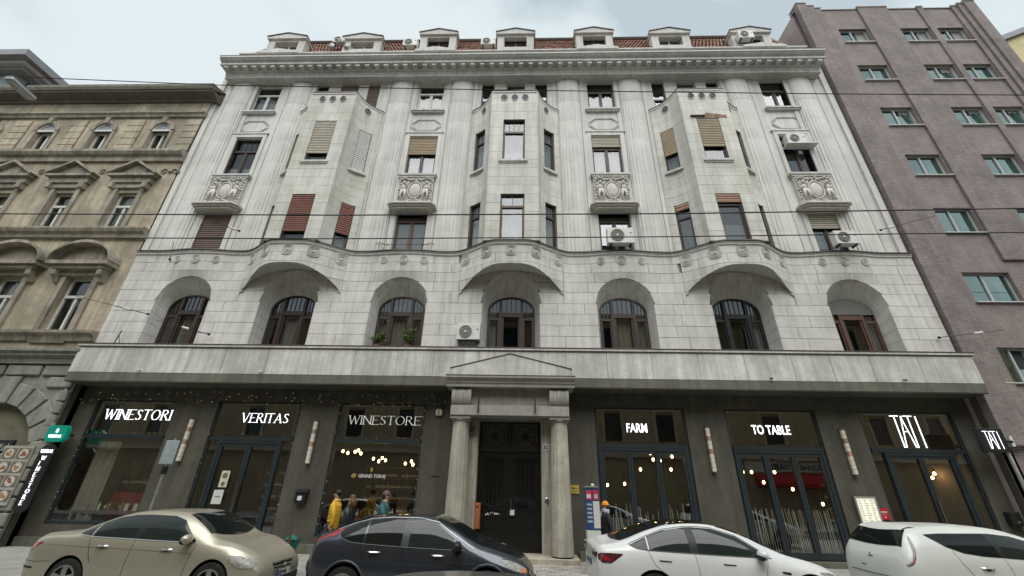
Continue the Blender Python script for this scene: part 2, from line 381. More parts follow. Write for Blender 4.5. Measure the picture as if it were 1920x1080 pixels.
# carved medallions on the wave
def medallion(x, z, r, sq):
    y = Y(x, z); dy = (Y(x+.05, z)-Y(x-.05, z))/.1; ang = math.atan(dy); b = MB()
    for k, rr in enumerate([1, .74, .5]):
        pts = [(rr*r*(abs(math.cos(t))**sq)*(1 if math.cos(t) > 0 else -1), -.012, rr*r*1.12*(abs(math.sin(t))**sq)*(1 if math.sin(t) > 0 else -1)) for t in lin(0, 2*pi, 21)]
        b.tube(pts, .018-.003*k, 5, False)
    b.ball((0, -.0, 0), (r*.28, .045, r*.3)); b.xf(Matrix.Translation((x, y, z)) @ Matrix.Rotation(ang, 4, 'Z'))
    b.build('relief_medallion', BAYST, BL, smooth=True)
for a in BOW:
    for d in (-1.85, -.97, 0, .97, 1.85): medallion(a+d, 10.2-.02*abs(d), .21, .6)
for a in ODD:
    for d, r in ((-.82, .14), (0, .17), (.82, .14)): medallion(a+d, 10.2, r, .9)
# --- niches with splayed reveals and arched windows
IY = .55
def ocurve(bow):
    h = HWO[bow]; sp = SPO[bow]; rise = RIO[bow]
    v = [(-h, z) for z in [6.5]+[q for q in ZR[1:5] if q < sp-.1]]+[(-h, sp)]
    arc = [(-h*math.cos(t), sp+rise*math.sin(t)) for t in lin(0, pi, 22)]
    return v, arc
def icurve(z): # inner: map
    return .93, ISP
def niche(a, bow):
    v, arc = ocurve(bow); h, sp, hi = HWO[bow], SPO[bow], .93
    f = (ISP-6.5)/(sp-6.5)
    for s in (-1, 1):
        for (x0, z0), (x1, z1) in zip(v, v[1:]):
            P = [(a+s*h, 0, z0+.006), (a+s*h, 0, z1-.006), (a+s*hi, IY, 6.5+(z1-6.5)*f-.006), (a+s*hi, IY, 6.5+(z0-6.5)*f+.006)]
            b = MB(); b.face(*P); b.face(*[(p[0]+s*.05, p[1]+.01, p[2]) for p in P]); b.build('reveal_stone', STONE2, BL)
    for k in range(7):
        b = MB(); i0, i1 = k*3, k*3+3
        def Q(i, t):
            u = i/21*pi; e = .004*(1 if i == i0 else -1 if i == i1 else 0); u += e
            xo, zo = -h*math.cos(u), sp+RIO[bow]*math.sin(u); xi, zi = -hi*math.cos(u), ISP+IRI*math.sin(u)
            tt = t; cv = .0
            return (a+xo+(xi-xo)*tt, IY*t+.0, zo+(zi-zo)*tt+cv)
        b.grid(Q, list(range(i0, i1+1)), lin(0.0, 1, 5)); b.build('reveal_stone', STONE2, BL, smooth=True)
    # dark backing behind joints
    b = MB(); full = [(-h, 6.5), (-h, sp)]+arc+[(h, sp), (h, 6.5)]
    b.grid(lambda i, t: ((a+full[int(i)][0]*1.0+(full[int(i)][0]*.93/h-full[int(i)][0])*t)+(.02 if full[int(i)][0] > 0 else -.02), .01+IY*t,
        (full[int(i)][1] if t == 0 else (ISP+IRI*(full[int(i)][1]-sp)/RIO[bow] if full[int(i)][1] > sp else 6.5+(full[int(i)][1]-6.5)*f))+(.02 if i > 1 else 0)), list(range(len(full))), [0, 1])
    b.build('niche_backing', JOINT, BL)
def iarch(d): return ISP+IRI*math.sqrt(max(0, 1-(d/.93)**2))
def arched_window(a, wood, glass, cur, k):
    y0, y1 = IY-.02, IY+.07; b = MB()
    def bar(x0, x1, z0, z1, ya=y0, yb=y1): b.box(a+x0, a+x1, ya, yb, z0, z1)
    n = 24
    for i in range(n): # curved head
        u0, u1 = pi*i/n, pi*(i+1)/n
        q = [(a-math.cos(u)*r, ISP+math.sin(u)*r*IRI/.93) for u, r in ((u0, .86), (u1, .86), (u1, .95), (u0, .95))]; b.prism(q, y0, y1)
    bar(-.95, -.86, 6.5, ISP); bar(.86, .95, 6.5, ISP)
    for s in (-1, 1):
        zt = iarch(.42)-.03; b.box(a+s*.42-.055, a+s*.42+.055, y0-.03, y1, 6.5, zt)
        x0, x1 = sorted((s*.475, s*.86)); bar(x0, x1, 7.86, 7.97)
        bar(*sorted((s*.475, s*.53)), 6.5, 7.86, y0+.02); bar(*sorted((s*.81, s*.86)), 6.5, 7.86, y0+.02)
        for q in (.6, .73): bar(s*q-.012, s*q+.012, 7.97, iarch(q)-.05, y0+.03)
    bar(-.365, .365, 7.99, 8.17, y0-.03); bar(-.365, .365, 6.5, 6.6)
    bar(-.365, -.29, 6.5, 7.99, y0+.01); bar(.29, .365, 6.5, 7.99, y0+.01)
    for q in (-.18, 0, .18): bar(q-.013, q+.013, 8.17, iarch(q)-.06, y0+.03)
    f = b.build('window', wood, BL)
    for x0, x1, z0, z1 in ((-.81, -.53, 6.6, 7.86), (-.29, .29, 6.6, 7.99), (.53, .81, 6.6, 7.86), (-.84, -.475, 7.97, 9.2), (-.365, .365, 8.17, 9.2), (.475, .84, 7.97, 9.2)):
        p = MB(); strip(p, lin(a+x0, a+x1, 9), lambda x: z0, lambda x: min(z1, iarch(x-a)-.05), lambda x, z: IY+.03); p.build('pane', glass, f)
    c = MB()
    for x0, x1, z0, z1 in cur:
        c.grid(lambda x, z: (a+x, IY+.2+.035*math.sin(x*34+k), z), lin(x0, x1, 40), [z0, z1])
    if cur: c.build('curtain', CURT if k % 2 else CURTD, f)
    # room behind
    r = MB(); r.box(a-1.3, a+1.3, IY+.13, 4.5, 6.3, 9.35); r.f = [q for i, q in enumerate(r.f) if i != 2 and True]; r.mi = r.mi[:len(r.f)]
    r.build('room_lining', ROOM, BL)
    ring = MB(); wallpts = lin(a-1.3, a+1.3, 41); strip(ring, wallpts, lambda x: iarch(x-a) if abs(x-a) < .93 else 6.4, lambda x: 9.9, lambda x, z: IY+.075); ring.build('inner_wall', STONE, BL)
cfg = {-13.05: (DARKW, G_DK, [(-.3, .3, 6.5, 8.0)]), -8.78: (DARKW, G_DK, [(-.4, .4, 6.5, 8.9)]), -4.4: (DARKW, G_DK, [(-.9, .9, 6.5, 9)]), -.02: (DARKW, G_UP, [(-.85, -.6, 6.5, 8.8)]),
       4.36: (DARKW, G_DK, [(-.3, .3, 6.5, 8.1), (.5, .9, 6.5, 8.0)]), 8.72: (BLACK, G_UP, [(.3, .9, 6.5, 8.6)]), 13.03: (REDW, G_DK, [(.45, .9, 6.5, 8.)])}
for k, (a, bow) in enumerate(AXES):
    niche(a, bow); arched_window(a, *cfg[a], k)
    if a > 13:
        s = MB(); strip(s, lin(a-.9, a+.9, 30), lambda x: 8.2, lambda x: iarch(x-a), lambda x, z: IY-.06, .08); s.build('shutter_box', GREYP, BL)
# --- parapet band over the shops, slab by slab
xs = [-15.85]; W_ = [1.0, 1.15, 1.75, 1.6, 1.6, 1.45, 1.5]
while xs[-1] < 15.85-1.2: xs.append(xs[-1]+random.choice([1.3, 1.45, 1.55, 1.6, 1.35]))
xs[-1] = 15.87
for p, q in zip(xs, xs[1:]):
    o = MB(); o.box(p+.006, q-.006, -.37+random.uniform(-.004, .004), -.2, 5.4, 6.36); o.build('parapet_slab', SLAB, BL, bevel=.006)
B1(-15.84, 15.86, -.345, -.15, 5.38, 6.36).build('parapet_core', JOINT, BL)
B1(-15.9, 15.92, -.42, .12, 6.363, 6.44).build('parapet_coping', SLAB, BL)
b = MB(); b.box(-15.93, 15.95, -.44, .15, 6.443, 6.47); b.box(-15.88, 15.9, -.40, -.38, 6.33, 6.36); b.build('coping_flashing', METAL, BL)
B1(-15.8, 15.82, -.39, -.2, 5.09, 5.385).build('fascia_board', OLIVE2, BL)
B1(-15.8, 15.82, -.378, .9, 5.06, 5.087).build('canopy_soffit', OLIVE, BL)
B1(-15.8, 15.8, .12, .9, 5.09, 6.45).build('ledge_slab', LEDGE_DARK, BL)
# --- generic wall with rectangular holes
def holewall(name, x0, x1, z0, z1, holes, yf, depth, m, par):
    b = MB(); XS = sorted({x0, x1, *[h[0] for h in holes], *[h[1] for h in holes]}); ZS = sorted({z0, z1, *[h[2] for h in holes], *[h[3] for h in holes]})
    def inh(x, z): return any(h[0] < x < h[1] and h[2] < z < h[3] for h in holes)
    for xa, xb in zip(XS, XS[1:]):
        for za, zb in zip(ZS, ZS[1:]):
            if not inh((xa+xb)/2, (za+zb)/2): b.face((xa, yf, za), (xb, yf, za), (xb, yf, zb), (xa, yf, zb))
    for h in holes:
        a, c, d, e2 = h[:4]; yb = yf+depth
        b.face((a, yf, d), (a, yb, d), (a, yb, e2), (a, yf, e2)); b.face((c, yf, d), (c, yf, e2), (c, yb, e2), (c, yb, d))
        b.face((a, yf, e2), (a, yb, e2), (c, yb, e2), (c, yf, e2)); b.face((a, yf, d), (c, yf, d), (c, yb, d), (a, yb, d))
    return b.build(name, m, par)
def rect_window(par, w, z0, z1, Mx, wood=DARKW, glass=G_UP, shut=0, shc='cream', trans=.68, leaves=2, bars=0, cur=0, box=True, back=True, tcol=None, fw=.055):
    """window in a local frame: x across, y inwards, z up; Mx places it"""
    h = w/2; b = MB(); zt = z0+(z1-z0)*trans if trans else z1
    b.box(-h, -h+fw, 0, .08, z0, z1); b.box(h-fw, h, 0, .08, z0, z1); b.box(-h+fw, h-fw, 0, .08, z1-fw, z1); b.box(-h+fw, h-fw, 0, .08, z0, z0+fw)
    if trans: b.box(-h+fw, h-fw, -.02, .08, zt-.05, zt+.05)
    cells = []; xe = lin(-h+fw, h-fw, leaves+1)
    for i in range(leaves):
        xa, xb = xe[i], xe[i+1]
        if i: b.box(xa-.045, xa+.045, -.01, .08, z0+fw, zt-.05 if trans else z1-fw)
        l, r = xa+(.045 if i else 0), xb-(.045 if i < leaves-1 else 0)
        for q0, q1 in ((l, l+.035), (r-.035, r)): b.box(q0, q1, .015, .07, z0+fw, (zt-.05 if trans else z1-fw))
        cells.append((l+.035, r-.035, z0+fw, zt-.05 if trans else z1-fw))
    if trans:
        cells.append((-h+fw, h-fw, zt+.05, z1-fw))
        for k in range(bars): x = -h+fw+(k+1)*(w-2*fw)/(bars+1); b.box(x-.012, x+.012, .02, .06, zt+.05, z1-fw)
    f = b.xf(Mx).build('window', wood, par)
    for c in cells: MB().face((c[0], .045, c[2]), (c[1], .045, c[2]), (c[1], .045, c[3]), (c[0], .045, c[3])).xf(Mx).build('pane', glass, f)
    if cur:
        MB().grid(lambda x, z: (x, .17+.03*math.sin(x*37), z), lin(-h, h, 40), [z0, z0+(z1-z0)*cur]).xf(Mx).build('curtain', CURT, f)
    if back:
        q = MB(); q.box(-h-.3, h+.3, .1, 1.6, z0-.2, z1+.2); q.f.pop(2); q.mi.pop(2); q.xf(Mx).build('room_lining', ROOM, f)
    if shut:
        n = max(2, int((z1-z0)*shut/.1)); s = MB(); zb = z1-(z1-z0)*shut
        for i in range(n):
            a = z1-.02-(i+1)*(z1-.02-zb)/n; c = z1-.02-i*(z1-.02-zb)/n
            s.prism([(-.08, a), (-.105, a+(c-a)*.2), (-.105, a+(c-a)*.55), (-.08, c-.008), (-.06, c-.008), (-.06, a)], -h+.02, h-.02, 'x')
        s.box(-h+.02, h-.02, -.10, -.06, zb-.03, zb-.001)
        s.xf(Mx).build('roller_shutter', SHC[shc], f)
    return f
T = Matrix.Translation
# --- giant order: flat wall panels behind the columns
holes = []
for a in ODDW: holes += [(a-.67, a+.67, 10.62, 12.95), (a-.68, a+.68, 14.77, 17.18), (a-.67, a+.67, 19.0, 20.97)]
for a in BOW:
    for p, q in ((-1.76, -1.12), (-.48, .48), (1.0, 1.62)): holes.append((a+p, a+q, 18.3, 20.97))
UY = .12
holewall('upper_wall', -15.78, 15.78, 10.55, 21.1, holes, UY, .18, STONE, BL)
B1(-15.75, 15.75, 8, 9, 0, 23).build('rear_wall', STONE, BL)
for s in (-1, 1): b = MB(); b.box(s*15.78-.02*s, s*15.5, .02, 8, 6, 23.2); b.build('party_wall', STONE, BL)
spec5 = {0: dict(wood=WHITEW, glass=G_UP, cur=.5), 1: dict(wood=WHITEW, glass=G_UP, cur=.5), 2: dict(wood=DARKW, glass=G_UP, cur=.62), 3: dict(wood=DARKW, glass=G_DK, cur=.0)}
spec4 = {0: dict(bars=4, glass=G_UP, cur=.3), 1: dict(shut=.42, shc='tan', trans=0, cur=.9), 2: dict(shut=.25, shc='cream', trans=.7, cur=.9), 3: dict(trans=.72, glass=G_DK)}
spec3 = {0: dict(shut=.995, shc='brown'), 1: dict(wood=REDW, trans=.72, cur=.7, glass=G_DK), 2: dict(trans=.72, glass=G_DK), 3: dict(shut=.42, shc='cream', cur=.6, glass=G_DK)}
for i, a in enumerate(ODDW):
    rect_window(BL, 1.34, 19.0, 20.97, T((a, .24, 0)), **spec5[i]); rect_window(BL, 1.36, 14.77, 17.18, T((a, .24, 0)), **spec4[i]); rect_window(BL, 1.34, 10.62, 12.95, T((a, .24, 0)), **spec3[i])
    b = MB(); b.box(a-.85, a+.85, -.06, .2, 18.88, 18.98); b.box(a-.8, a+.8, -.01, .2, 18.8, 18.878); b.build('window_sill', CORN, BL)
    # octagonal panel moulding
    P = lambda r: [(a+x*r, 17.98+z*r) for x, z in ((-.72, -.12), (-.42, -.38), (.42, -.38), (.72, -.12), (.72, .12), (.42, .38), (-.42, .38), (-.72, .12), (-.72, -.12))]
    b = MB()
    for r, t in ((1, .03), (.88, .02)): b.tube([(x, UY-.01, z) for x, z in P(r)], t, 5, False)
    b.build('panel_moulding', CORN, BL)
    # architrave round the fourth floor window, carved balcony
    for q in ((a-.95, a+.95, UY-.1, UY, 17.422, 17.5), (a-.86, a-.69, UY-.065, UY, 14.77, 17.42), (a+.69, a+.86, UY-.065, UY, 14.77, 17.42), (a-.689, a+.689, UY-.065, UY, 17.23, 17.42)): B1(*q).build('window_surround', STONE, BL)
    b = MB(); b.box(a-.88, a+.88, -.12, .2, 14.66, 14.76); b.box(a-.83, a+.83, -.08, UY, 14.56, 14.658); b.build('window_sill', CORN, BL)
    B1(a-.78, a+.78, -.03, UY, 13.0, 14.558).build('relief_panel', RELIEF, BL)
    b = MB()
    for z0, z1, d, w in ((12.91, 12.995, .36, .98), (12.83, 12.908, .46, 1.03), (12.75, 12.828, .38, .97), (12.66, 12.748, .3, .9)): b.prism([(a-w-.0, UY), (a-w, -d+.16), (a-w+.16, -d), (a+w-.16, -d), (a+w, -d+.16), (a+w, UY)], z0, z1, 'z')
    b.build('balcony_slab', RELIEF, BL)
    for s in (-1, 1): b = MB(); b.box(a+s*.79-.1, a+s*.79+.1, UY-.075, UY, 10.63, 12.9); b.build('window_surround', STONE, BL)
# carving: shield between two putti under a garland
def carve():
    b = MB(); R_ = random.Random(3)
    b.ball((0, -.10, 14.0), (.27, .09, .36), 16, 12); b.tube([(.31*math.cos(t), -.12, 14.0+.42*math.sin(t)) for t in lin(0, 2*pi, 25)], .035, 6, False)
    for s in (-1, 1):
        b.ball((s*.5, -.17, 14.36), (.075, .08, .085)); b.ball((s*.5, -.14, 14.12), (.09, .08, .17)); b.tube([(s*.5, -.17, 14.22), (s*.38, -.18, 14.3), (s*.28, -.14, 14.42)], [.04, .035, .028]); b.tube([(s*.53, -.16, 14.2), (s*.66, -.15, 14.1), (s*.62, -.14, 13.95)], [.04, .035, .028])
        b.tube([(s*.45, -.16, 14.0), (s*.4, -.2, 13.75), (s*.42, -.14, 13.45)], [.07, .055, .035]); b.tube([(s*.54, -.16, 14.0), (s*.6, -.18, 13.75), (s*.57, -.13, 13.45)], [.07, .055, .035])
        for k in range(9): b.ball((s*(.7+.02*math.sin(k*2)), -.1, 14.62-k*.145), (.05, .05, .06), 7, 5)
        for k in range(6): b.ball((s*(.1+k*.11), -.12, 14.58-.05*math.sin(k*1.2)+R_.uniform(-.03, .03)), (.065, .06, .05), 7, 5)
        for k in range(4): b.ball((s*(.08+k*.09), -.12, 13.5-.03*k+R_.uniform(-.02, .02)), (.06, .06, .045), 7, 5)
    return b
c0 = None
for a in ODDW:
    if c0 is None: c0 = carve().xf(T((a, .03, 13.04)) @ Matrix.Diagonal((1, 1, 1.07, 1)) @ T((0, 0, -13.3))).build('relief_carving', RELIEF, BL, smooth=True); a00 = a
    else: c = c0.copy(); COL.objects.link(c); c.location = (a-a00, 0, 0)
# columns, drum by drum
CX = [-14.5, -11.35, -5.97, -2.8, 2.66, 5.82, 11.22, 14.4]; ZD = [10.6, 11.64, 12.72, 14.12, 15.46, 16.86, 18.1, 19.45, 21.0]
def drum(z0, z1, fl):
    b = MB(); n = 88; R = .585; ring = []
    for k in range(n+1):
        t = pi*k/n; u = (t/pi*11) % 1; r = R-(.065*fl*math.sin(pi*u)**.7 if .0 < u < 1 else 0)
        ring.append((-r*math.cos(t), UY-r*.38*math.sin(t)))
    rows = [(z0+.0, .985), (z0+.012, 1), (z1-.012, 1), (z1, .985)] if z1 < 20.9 else [(z0, .97), (z0+.02, 1), (z1-.14, 1), (z1-.04, .985), (z1, .93)]
    b.grid(lambda i, k: (ring[int(k)][0]*rows[int(i)][1], ring[int(k)][1]*rows[int(i)][1], rows[int(i)][0]), list(range(len(rows))), list(range(n+1))); 
    b.f.append(tuple(range(len(b.v)-n-1, len(b.v)))); b.mi.append(0)
    return b
first = []
for i, x in enumerate(CX):
    if i == 0:
        cm = MB().prism([(-.53*math.cos(t), UY-.17*math.sin(t)) for t in lin(0, pi, 20)], 10.6, 20.95, 'z').xf(T((x, 0, 0))).build('column', JOINT, BL); OFF[cm.name] = OFF[BL.name]
        for k in range(8): first.append(drum(ZD[k], ZD[k+1], (1, 1, 1, 1, 1, .9, .7, .3)[k]).xf(T((x, 0, 0))).build('column_drum', COLST, cm, smooth=25))
        c_first = cm
    else:
        c = c_first.copy(); COL.objects.link(c); c.location = (x-CX[0], 0, 0)
        for d in first: q = d.copy(); COL.objects.link(q); q.parent = c
# pilaster strips flanking
for x in CX:
    for s in (-1, 1):
        if abs(x+s*.75) < 15.6: B1(x+s*.70-.10, x+s*.70+.10, UY-.05, UY, 10.64, 21.0).build('pilaster_strip', STONE, BL)
# --- the three upper bays (bows)
PL = [(-2.2, .13), (-2.1, .0), (-1.87, -.09), (-1.6, -.22), (-1.36, -.43), (-1.2, -.68), (-1.1, -.94), (1.1, -.94), (1.2, -.68), (1.36, -.43), (1.6, -.22), (1.87, -.09), (2.1, .0), (2.2, .13)]
def pfun(s):  # s = 0..11
    i = min(12, int(s)); t = s-i; return (PL[i][0]+(PL[i+1][0]-PL[i][0])*t, PL[i][1]+(PL[i+1][1]-PL[i][1])*t)
def ztop(x): return 19.05-.25*sm((abs(x)-1.05)/1.1)
SW = (1.38, 1.86)  # side window span in |x|
ZW = [(10.64, 12.9), (14.75, 17.18)]
ZB = [10.6]+[10.6+.47*k for k in range(1, 18)]+[19.06]
def bowwall(a, idx):
    # outline samples with hole columns
    sx = sorted({-2.2, -2.1, -2.0, -1.86, -1.72, -1.6, -1.5, -1.38, -1.36, -1.2, -1.1, -.49, .49, 1.1, 1.2, 1.36, 1.38, 1.5, 1.6, 1.72, 1.86, 2.0, 2.1, 2.2})
    def yp(x):
        x = max(-2.199, min(2.199, x))
        for (xa, ya), (xb, yb) in zip(PL, PL[1:]):
            if xa <= x <= xb: return ya+(yb-ya)*(x-xa)/(xb-xa)
        return 0
    b = MB(); g = MB()
    ZS = sorted({10.6, 18.45, *[z for w in ZW for z in w]})
    for xa, xb in zip(sx, sx[1:]):
        xm = (xa+xb)/2; hole = abs(xm) < .49 or SW[0] < abs(xm) < SW[1]
        for za, zb in zip(ZS, ZS[1:]):
            if hole and any(w[0] <= za < w[1] for w in ZW): continue
            b.face((a+xa, yp(xa), za), (a+xb, yp(xb), za), (a+xb, yp(xb), zb), (a+xa, yp(xa), zb))
        b.face((a+xa, yp(xa), 18.45), (a+xb, yp(xb), 18.45), (a+xb, yp(xb), ztop(xb)), (a+xa, yp(xa), ztop(xa)))
    # reveals
    for (za, zb) in ZW:
        for xs_ in ((-.49, .49), (-SW[1], -SW[0]), SW):
            (xa, xb) = xs_; nx, ny = (yp(xb)-yp(xa)), -(xb-xa); l = math.hypot(nx, ny); nx, ny = -nx/l*.17, -ny/l*.17
            A, Bq = (a+xa, yp(xa)), (a+xb, yp(xb)); A2, B2 = (A[0]+nx, A[1]+ny), (Bq[0]+nx, Bq[1]+ny)
            for P, Q in ((A, A2), (Bq, B2)): b.face((*P, za), (*Q, za), (*Q, zb), (*P, zb))
            for z in (za, zb): b.face((*A, z), (*Bq, z), (*B2, z), (*A2, z))
    b.xf(T((0, .018, 0))); w = b.build('bay_wall', JOINT, BL); g = None
    # facing blocks, one by one
    rows = [(p, q, True) for p, q in zip(lin(10.64, 12.9, 6), lin(10.64, 12.9, 6)[1:])]+[(p, q, False) for p, q in zip(lin(12.9, 14.75, 5), lin(12.9, 14.75, 5)[1:])]+[(p, q, True) for p, q in zip(lin(14.75, 17.18, 6), lin(14.75, 17.18, 6)[1:])]+[(17.18, 17.7, False), (17.7, 18.2, False), (18.2, 18.6, False), (18.6, 99, False)]
    for k, (p, q, win) in enumerate(rows):
        m1 = -.82 if k % 2 else -.95
        sg = [(-2.2, -1.86), (-1.38, -1.1), (-1.1, -.49), (.49, 1.1), (1.1, 1.38), (1.86, 2.2)] if win else ([(-2.2, -1.5), (-1.5, -1.1), (-1.1, -.36), (-.36, .4), (.4, 1.1), (1.1, 1.5), (1.5, 2.2)] if k % 2 else [(-2.2, -1.1), (-1.1, 0), (0, 1.1), (1.1, 2.2)])
        for s0, s1 in sg:
            xs_ = sorted({s0+.005, s1-.005, *[P_[0] for P_ in PL if s0+.01 < P_[0] < s1-.01]}); bb = MB(); jt = random.uniform(-.003, .003)
            strip(bb, [a+x for x in xs_], lambda x: p+.005, lambda x: min(q-.005, ztop(x-a)), lambda x, z: yp(x-a)+jt, .03)
            if bb.v: bb.build('facing_block', BAYST, BL)
    if idx == 2: # broken render above the shuttered window
        b = MB(); rr = random.Random(4)
        top = [(a-.62+1.5*k/14, 17.36+rr.uniform(.02, .16)*(1 if 2 < k < 12 else .3)) for k in range(15)]; bot = [(p[0], 17.2+rr.uniform(-.01, .03)) for p in top]
        b.prism(bot+top[::-1], -.953, -.93); b.build('broken_render', mat('bare_brick', (.24, .16, .10), .95, var=.4, sc=9, bump=.6, bsc=30), BL)
        b = MB(); b.box(a-.75, a-.1, -1.03, -.94, 17.27, 17.31); b.build('bent_flashing', METAL, BL)
    # parapet coping + inner face + terrace
    b = MB(); xsn = lin(-2.17, 2.17, 60)
    b.grid(lambda x, k: (a+x*(1+.0*k), yp(x)+[(-.0), -.06, -.06, .22, .22][int(k)], ztop(x)+[-.0, .005, .05, .05, -.9][int(k)]), xsn, list(range(5))); b.build('bay_coping', METAL, BL)
    b = MB(); b.grid(lambda x, k: (a+x, yp(x)+[0, -.035, -.035][int(k)], ztop(x)+[-.1, -.09, -.001][int(k)]), xsn, list(range(3))); b.build('bay_moulding', STONE, BL)
    b = MB(); b.prism([(a+x, y) for x, y in PL], 18.2, 18.25, 'z'); b.build('terrace', STONE, BL)
    # windows
    sp = BOWW[idx]
    for lv in (0, 1):
        za, zb = ZW[lv]
        for j, (xa, xb) in enumerate(((-SW[1], -SW[0]), (-.49, .49), SW)):
            cx_, cy_ = a+(xa+xb)/2, (yp(xa)+yp(xb))/2; ang = math.atan2(yp(xb)-yp(xa), xb-xa); w = math.hypot(xb-xa, yp(xb)-yp(xa))
            Mx = T((cx_, cy_, 0)) @ Matrix.Rotation(ang, 4, 'Z') @ T((0, .11, 0))
            rect_window(BL, w, za, zb, Mx, **sp[lv][j])
        if lv:
            for (xa, xb) in ((-SW[1], -SW[0]), SW):
                cx_, cy_ = a+(xa+xb)/2, (yp(xa)+yp(xb))/2; ang = math.atan2(yp(xb)-yp(xa), xb-xa); w = math.hypot(xb-xa, yp(xb)-yp(xa)); MB().box(-w/2-.1, w/2+.1, -.1, .05, 14.62, 14.73).xf(T((cx_, cy_, 0)) @ Matrix.Rotation(ang, 4, 'Z')).build('window_sill', CORN, BL)
        if lv: c = MB(); c.box(a-.62, a+.62, -1.02, -.8, 14.63, 14.73); c.box(a-.57, a+.57, -.98, -.9, 14.56, 14.628); c.build('window_sill', CORN, BL)
    # ovals with iron tracery; a pale grey disc is painted as sky showing through
    for d, z in ((-.5, 18.62), (0, 18.62), (.5, 18.62), (-1.5, 18.48), (1.5, 18.48)):
        y = yp(d); ang = math.atan2(yp(d+.05)-yp(d-.05), .1); b = MB(); b.k = 1
        b.prism([(.15*math.cos(t), .21*math.sin(t)) for t in lin(0, 2*pi, 17)[:-1]], -.004, .003); b.k = 0
        b.tube([(.155*math.cos(t), -.01, .215*math.sin(t)) for t in lin(0, 2*pi, 17)], .018, 5, False)
        b.k = 2
        for t in (-.07, 0, .07): b.tube([(t, -.02, -.18), (t*2, -.03, 0), (t, -.02, .18)], .014, 4)
        b.tube([(.08*math.cos(t), -.03, .1*math.sin(t)) for t in lin(0, 2*pi, 11)], .014, 4, False)
        b.xf(T((a+d, y, z)) @ Matrix.Rotation(ang, 4, 'Z')); b.build('pierced_oval', [STONE, GREYW, IRON], BL)
    # upper set-back windows
    for j, (p, q) in enumerate(((-1.76, -1.12), (-.48, .48), (1.0, 1.62))): rect_window(BL, q-p, 18.3, 20.97, T((a+(p+q)/2, .24, 0)), wood=GREYW if j == 1 else DARKW, glass=G_DK, leaves=1, trans=.55, shut=(.6 if (idx, j) in ((0, 1), (0, 2)) else 0), shc='brown')
dk = dict(leaves=1, trans=.7)
BOWW = {0: [[dict(dk), dict(shut=.80, shc='red', leaves=1, trans=0), dict(shut=.66, shc='red', leaves=1, trans=0, cur=.3)], [dict(dk), dict(shut=.8, shc='cream', leaves=1, trans=0, cur=.2), dict(shut=.98, shc='white', leaves=1, trans=0)]],
        1: [[dict(dk, bars=2), dict(dk, trans=.74, wood=REDW, bars=1, cur=.0), dict(dk, bars=2, cur=.9)], [dict(dk, bars=1, cur=.7), dict(dk, bars=3, cur=.25), dict(dk, bars=1, cur=.7)]],
        2: [[dict(dk, glass=G_DK, shut=.12, shc='orange', cur=.5), dict(dk, glass=G_DK, shut=.17, shc='orange', trans=.78, cur=.4), dict(dk)], [dict(shut=.6, shc='tan', leaves=1, trans=0, cur=.4), dict(shut=.68, shc='tan', leaves=1, trans=0), dict(dk)]]}
for i, a in enumerate(BOW): bowwall(a, i)
# --- entablature
def sweep(name, prof, x0, x1, m, par):
    b = MB(); b.prism(prof, x0, x1, 'x'); return b.build(name, m, par)
sweep('architrave', [(.3, 21.0), (-.36, 21.0), (-.36, 21.12), (-.385, 21.14), (-.385, 21.22), (-.42, 21.25), (-.42, 21.28), (.3, 21.28)], -15.32, 15.3, CORN, BL)
sweep('frieze', [(.3, 21.283), (-.5, 21.283), (-.5, 21.45), (.3, 21.45)], -15.3, 15.28, CORN, BL)
sweep('cornice', [(.3, 21.453), (-.81, 21.453), (-.81, 21.56), (-.76, 21.58), (-.79, 21.64), (-.9, 21.68), (-.95, 21.72), (-.95, 21.76), (-1.0, 21.77), (-1.0, 21.88), (-.2, 21.99), (.3, 21.99)], -15.42, 15.36, CORN, BL)
B1(-15.45, 15.4, -1.015, -.2, 21.885, 21.9).build('cornice_flashing', METAL, BL)
d0 = None; nd = 62
for k in range(nd):
    x = -15.1+30.2*k/(nd-1)
    if d0 is None: d0 = B1(-.11, .11, -.76, -.5, 21.31, 21.45).xf(T((x, 0, 0))).build('dentil', CORN, BL); xd = x
    else: c = d0.copy(); COL.objects.link(c); c.location.x = x-xd
B1(-15.25, 15.25, -.22, .25, 21.98, 23.12).build('attic_parapet', CORN, BL)
B1(-15.3, 15.3, -.27, .3, 23.123, 23.2).build('attic_coping', CORN, BL)
for a in ODDW: MB().prism([(a-1.1, 23.1), (a+1.1, 23.1), (a+1.1, 23.24), (a, 23.45), (a-1.1, 23.24)], -.34, -.05).build('attic_pediment', CORN, BL)
# --- mansard roof with tile courses
TILE = mat('roof_tile', (.30, .155, .11), .85, var=.3, sc=5, stain=((.16, .12, .09), 1.5, .5, .6))
roof = MB().prism([(.1, 23.3), (1.25, 26.2), (8, 26.8), (8, 23.3)], -15.1, 15.1, 'x').build('roof', TILE, BL)
b = MB()
for r in range(9):
    z0 = 23.4+r*.31; y0 = .1+(z0-23.3)*1.15/2.9-.03; z1 = z0+.36; y1 = .1+(z1-23.3)*1.15/2.9-.03
    ins = .12*r
    n = 150
    for k in range(n):
        x0 = -15.1+ins+(30.2-2*ins)*k/n; x1 = x0+(30.2-2*ins)/n*.92; xm = (x0+x1)/2; j = random.uniform(-.012, .012)
        b.face((x0, y0-.06+j, z0), (xm, y0-.09+j, z0), (xm, y1-.03, z1), (x0, y1, z1)); b.face((xm, y0-.09+j, z0), (x1, y0-.06+j, z0), (x1, y1, z1), (xm, y1-.03, z1)); b.face((x0, y0-.06+j, z0), (x1, y0-.06+j, z0), (x1, y0+.03, z0), (x0, y0+.03, z0))
tl = b.build('tile_course', TILE, roof); tl['kind'] = 'stuff'
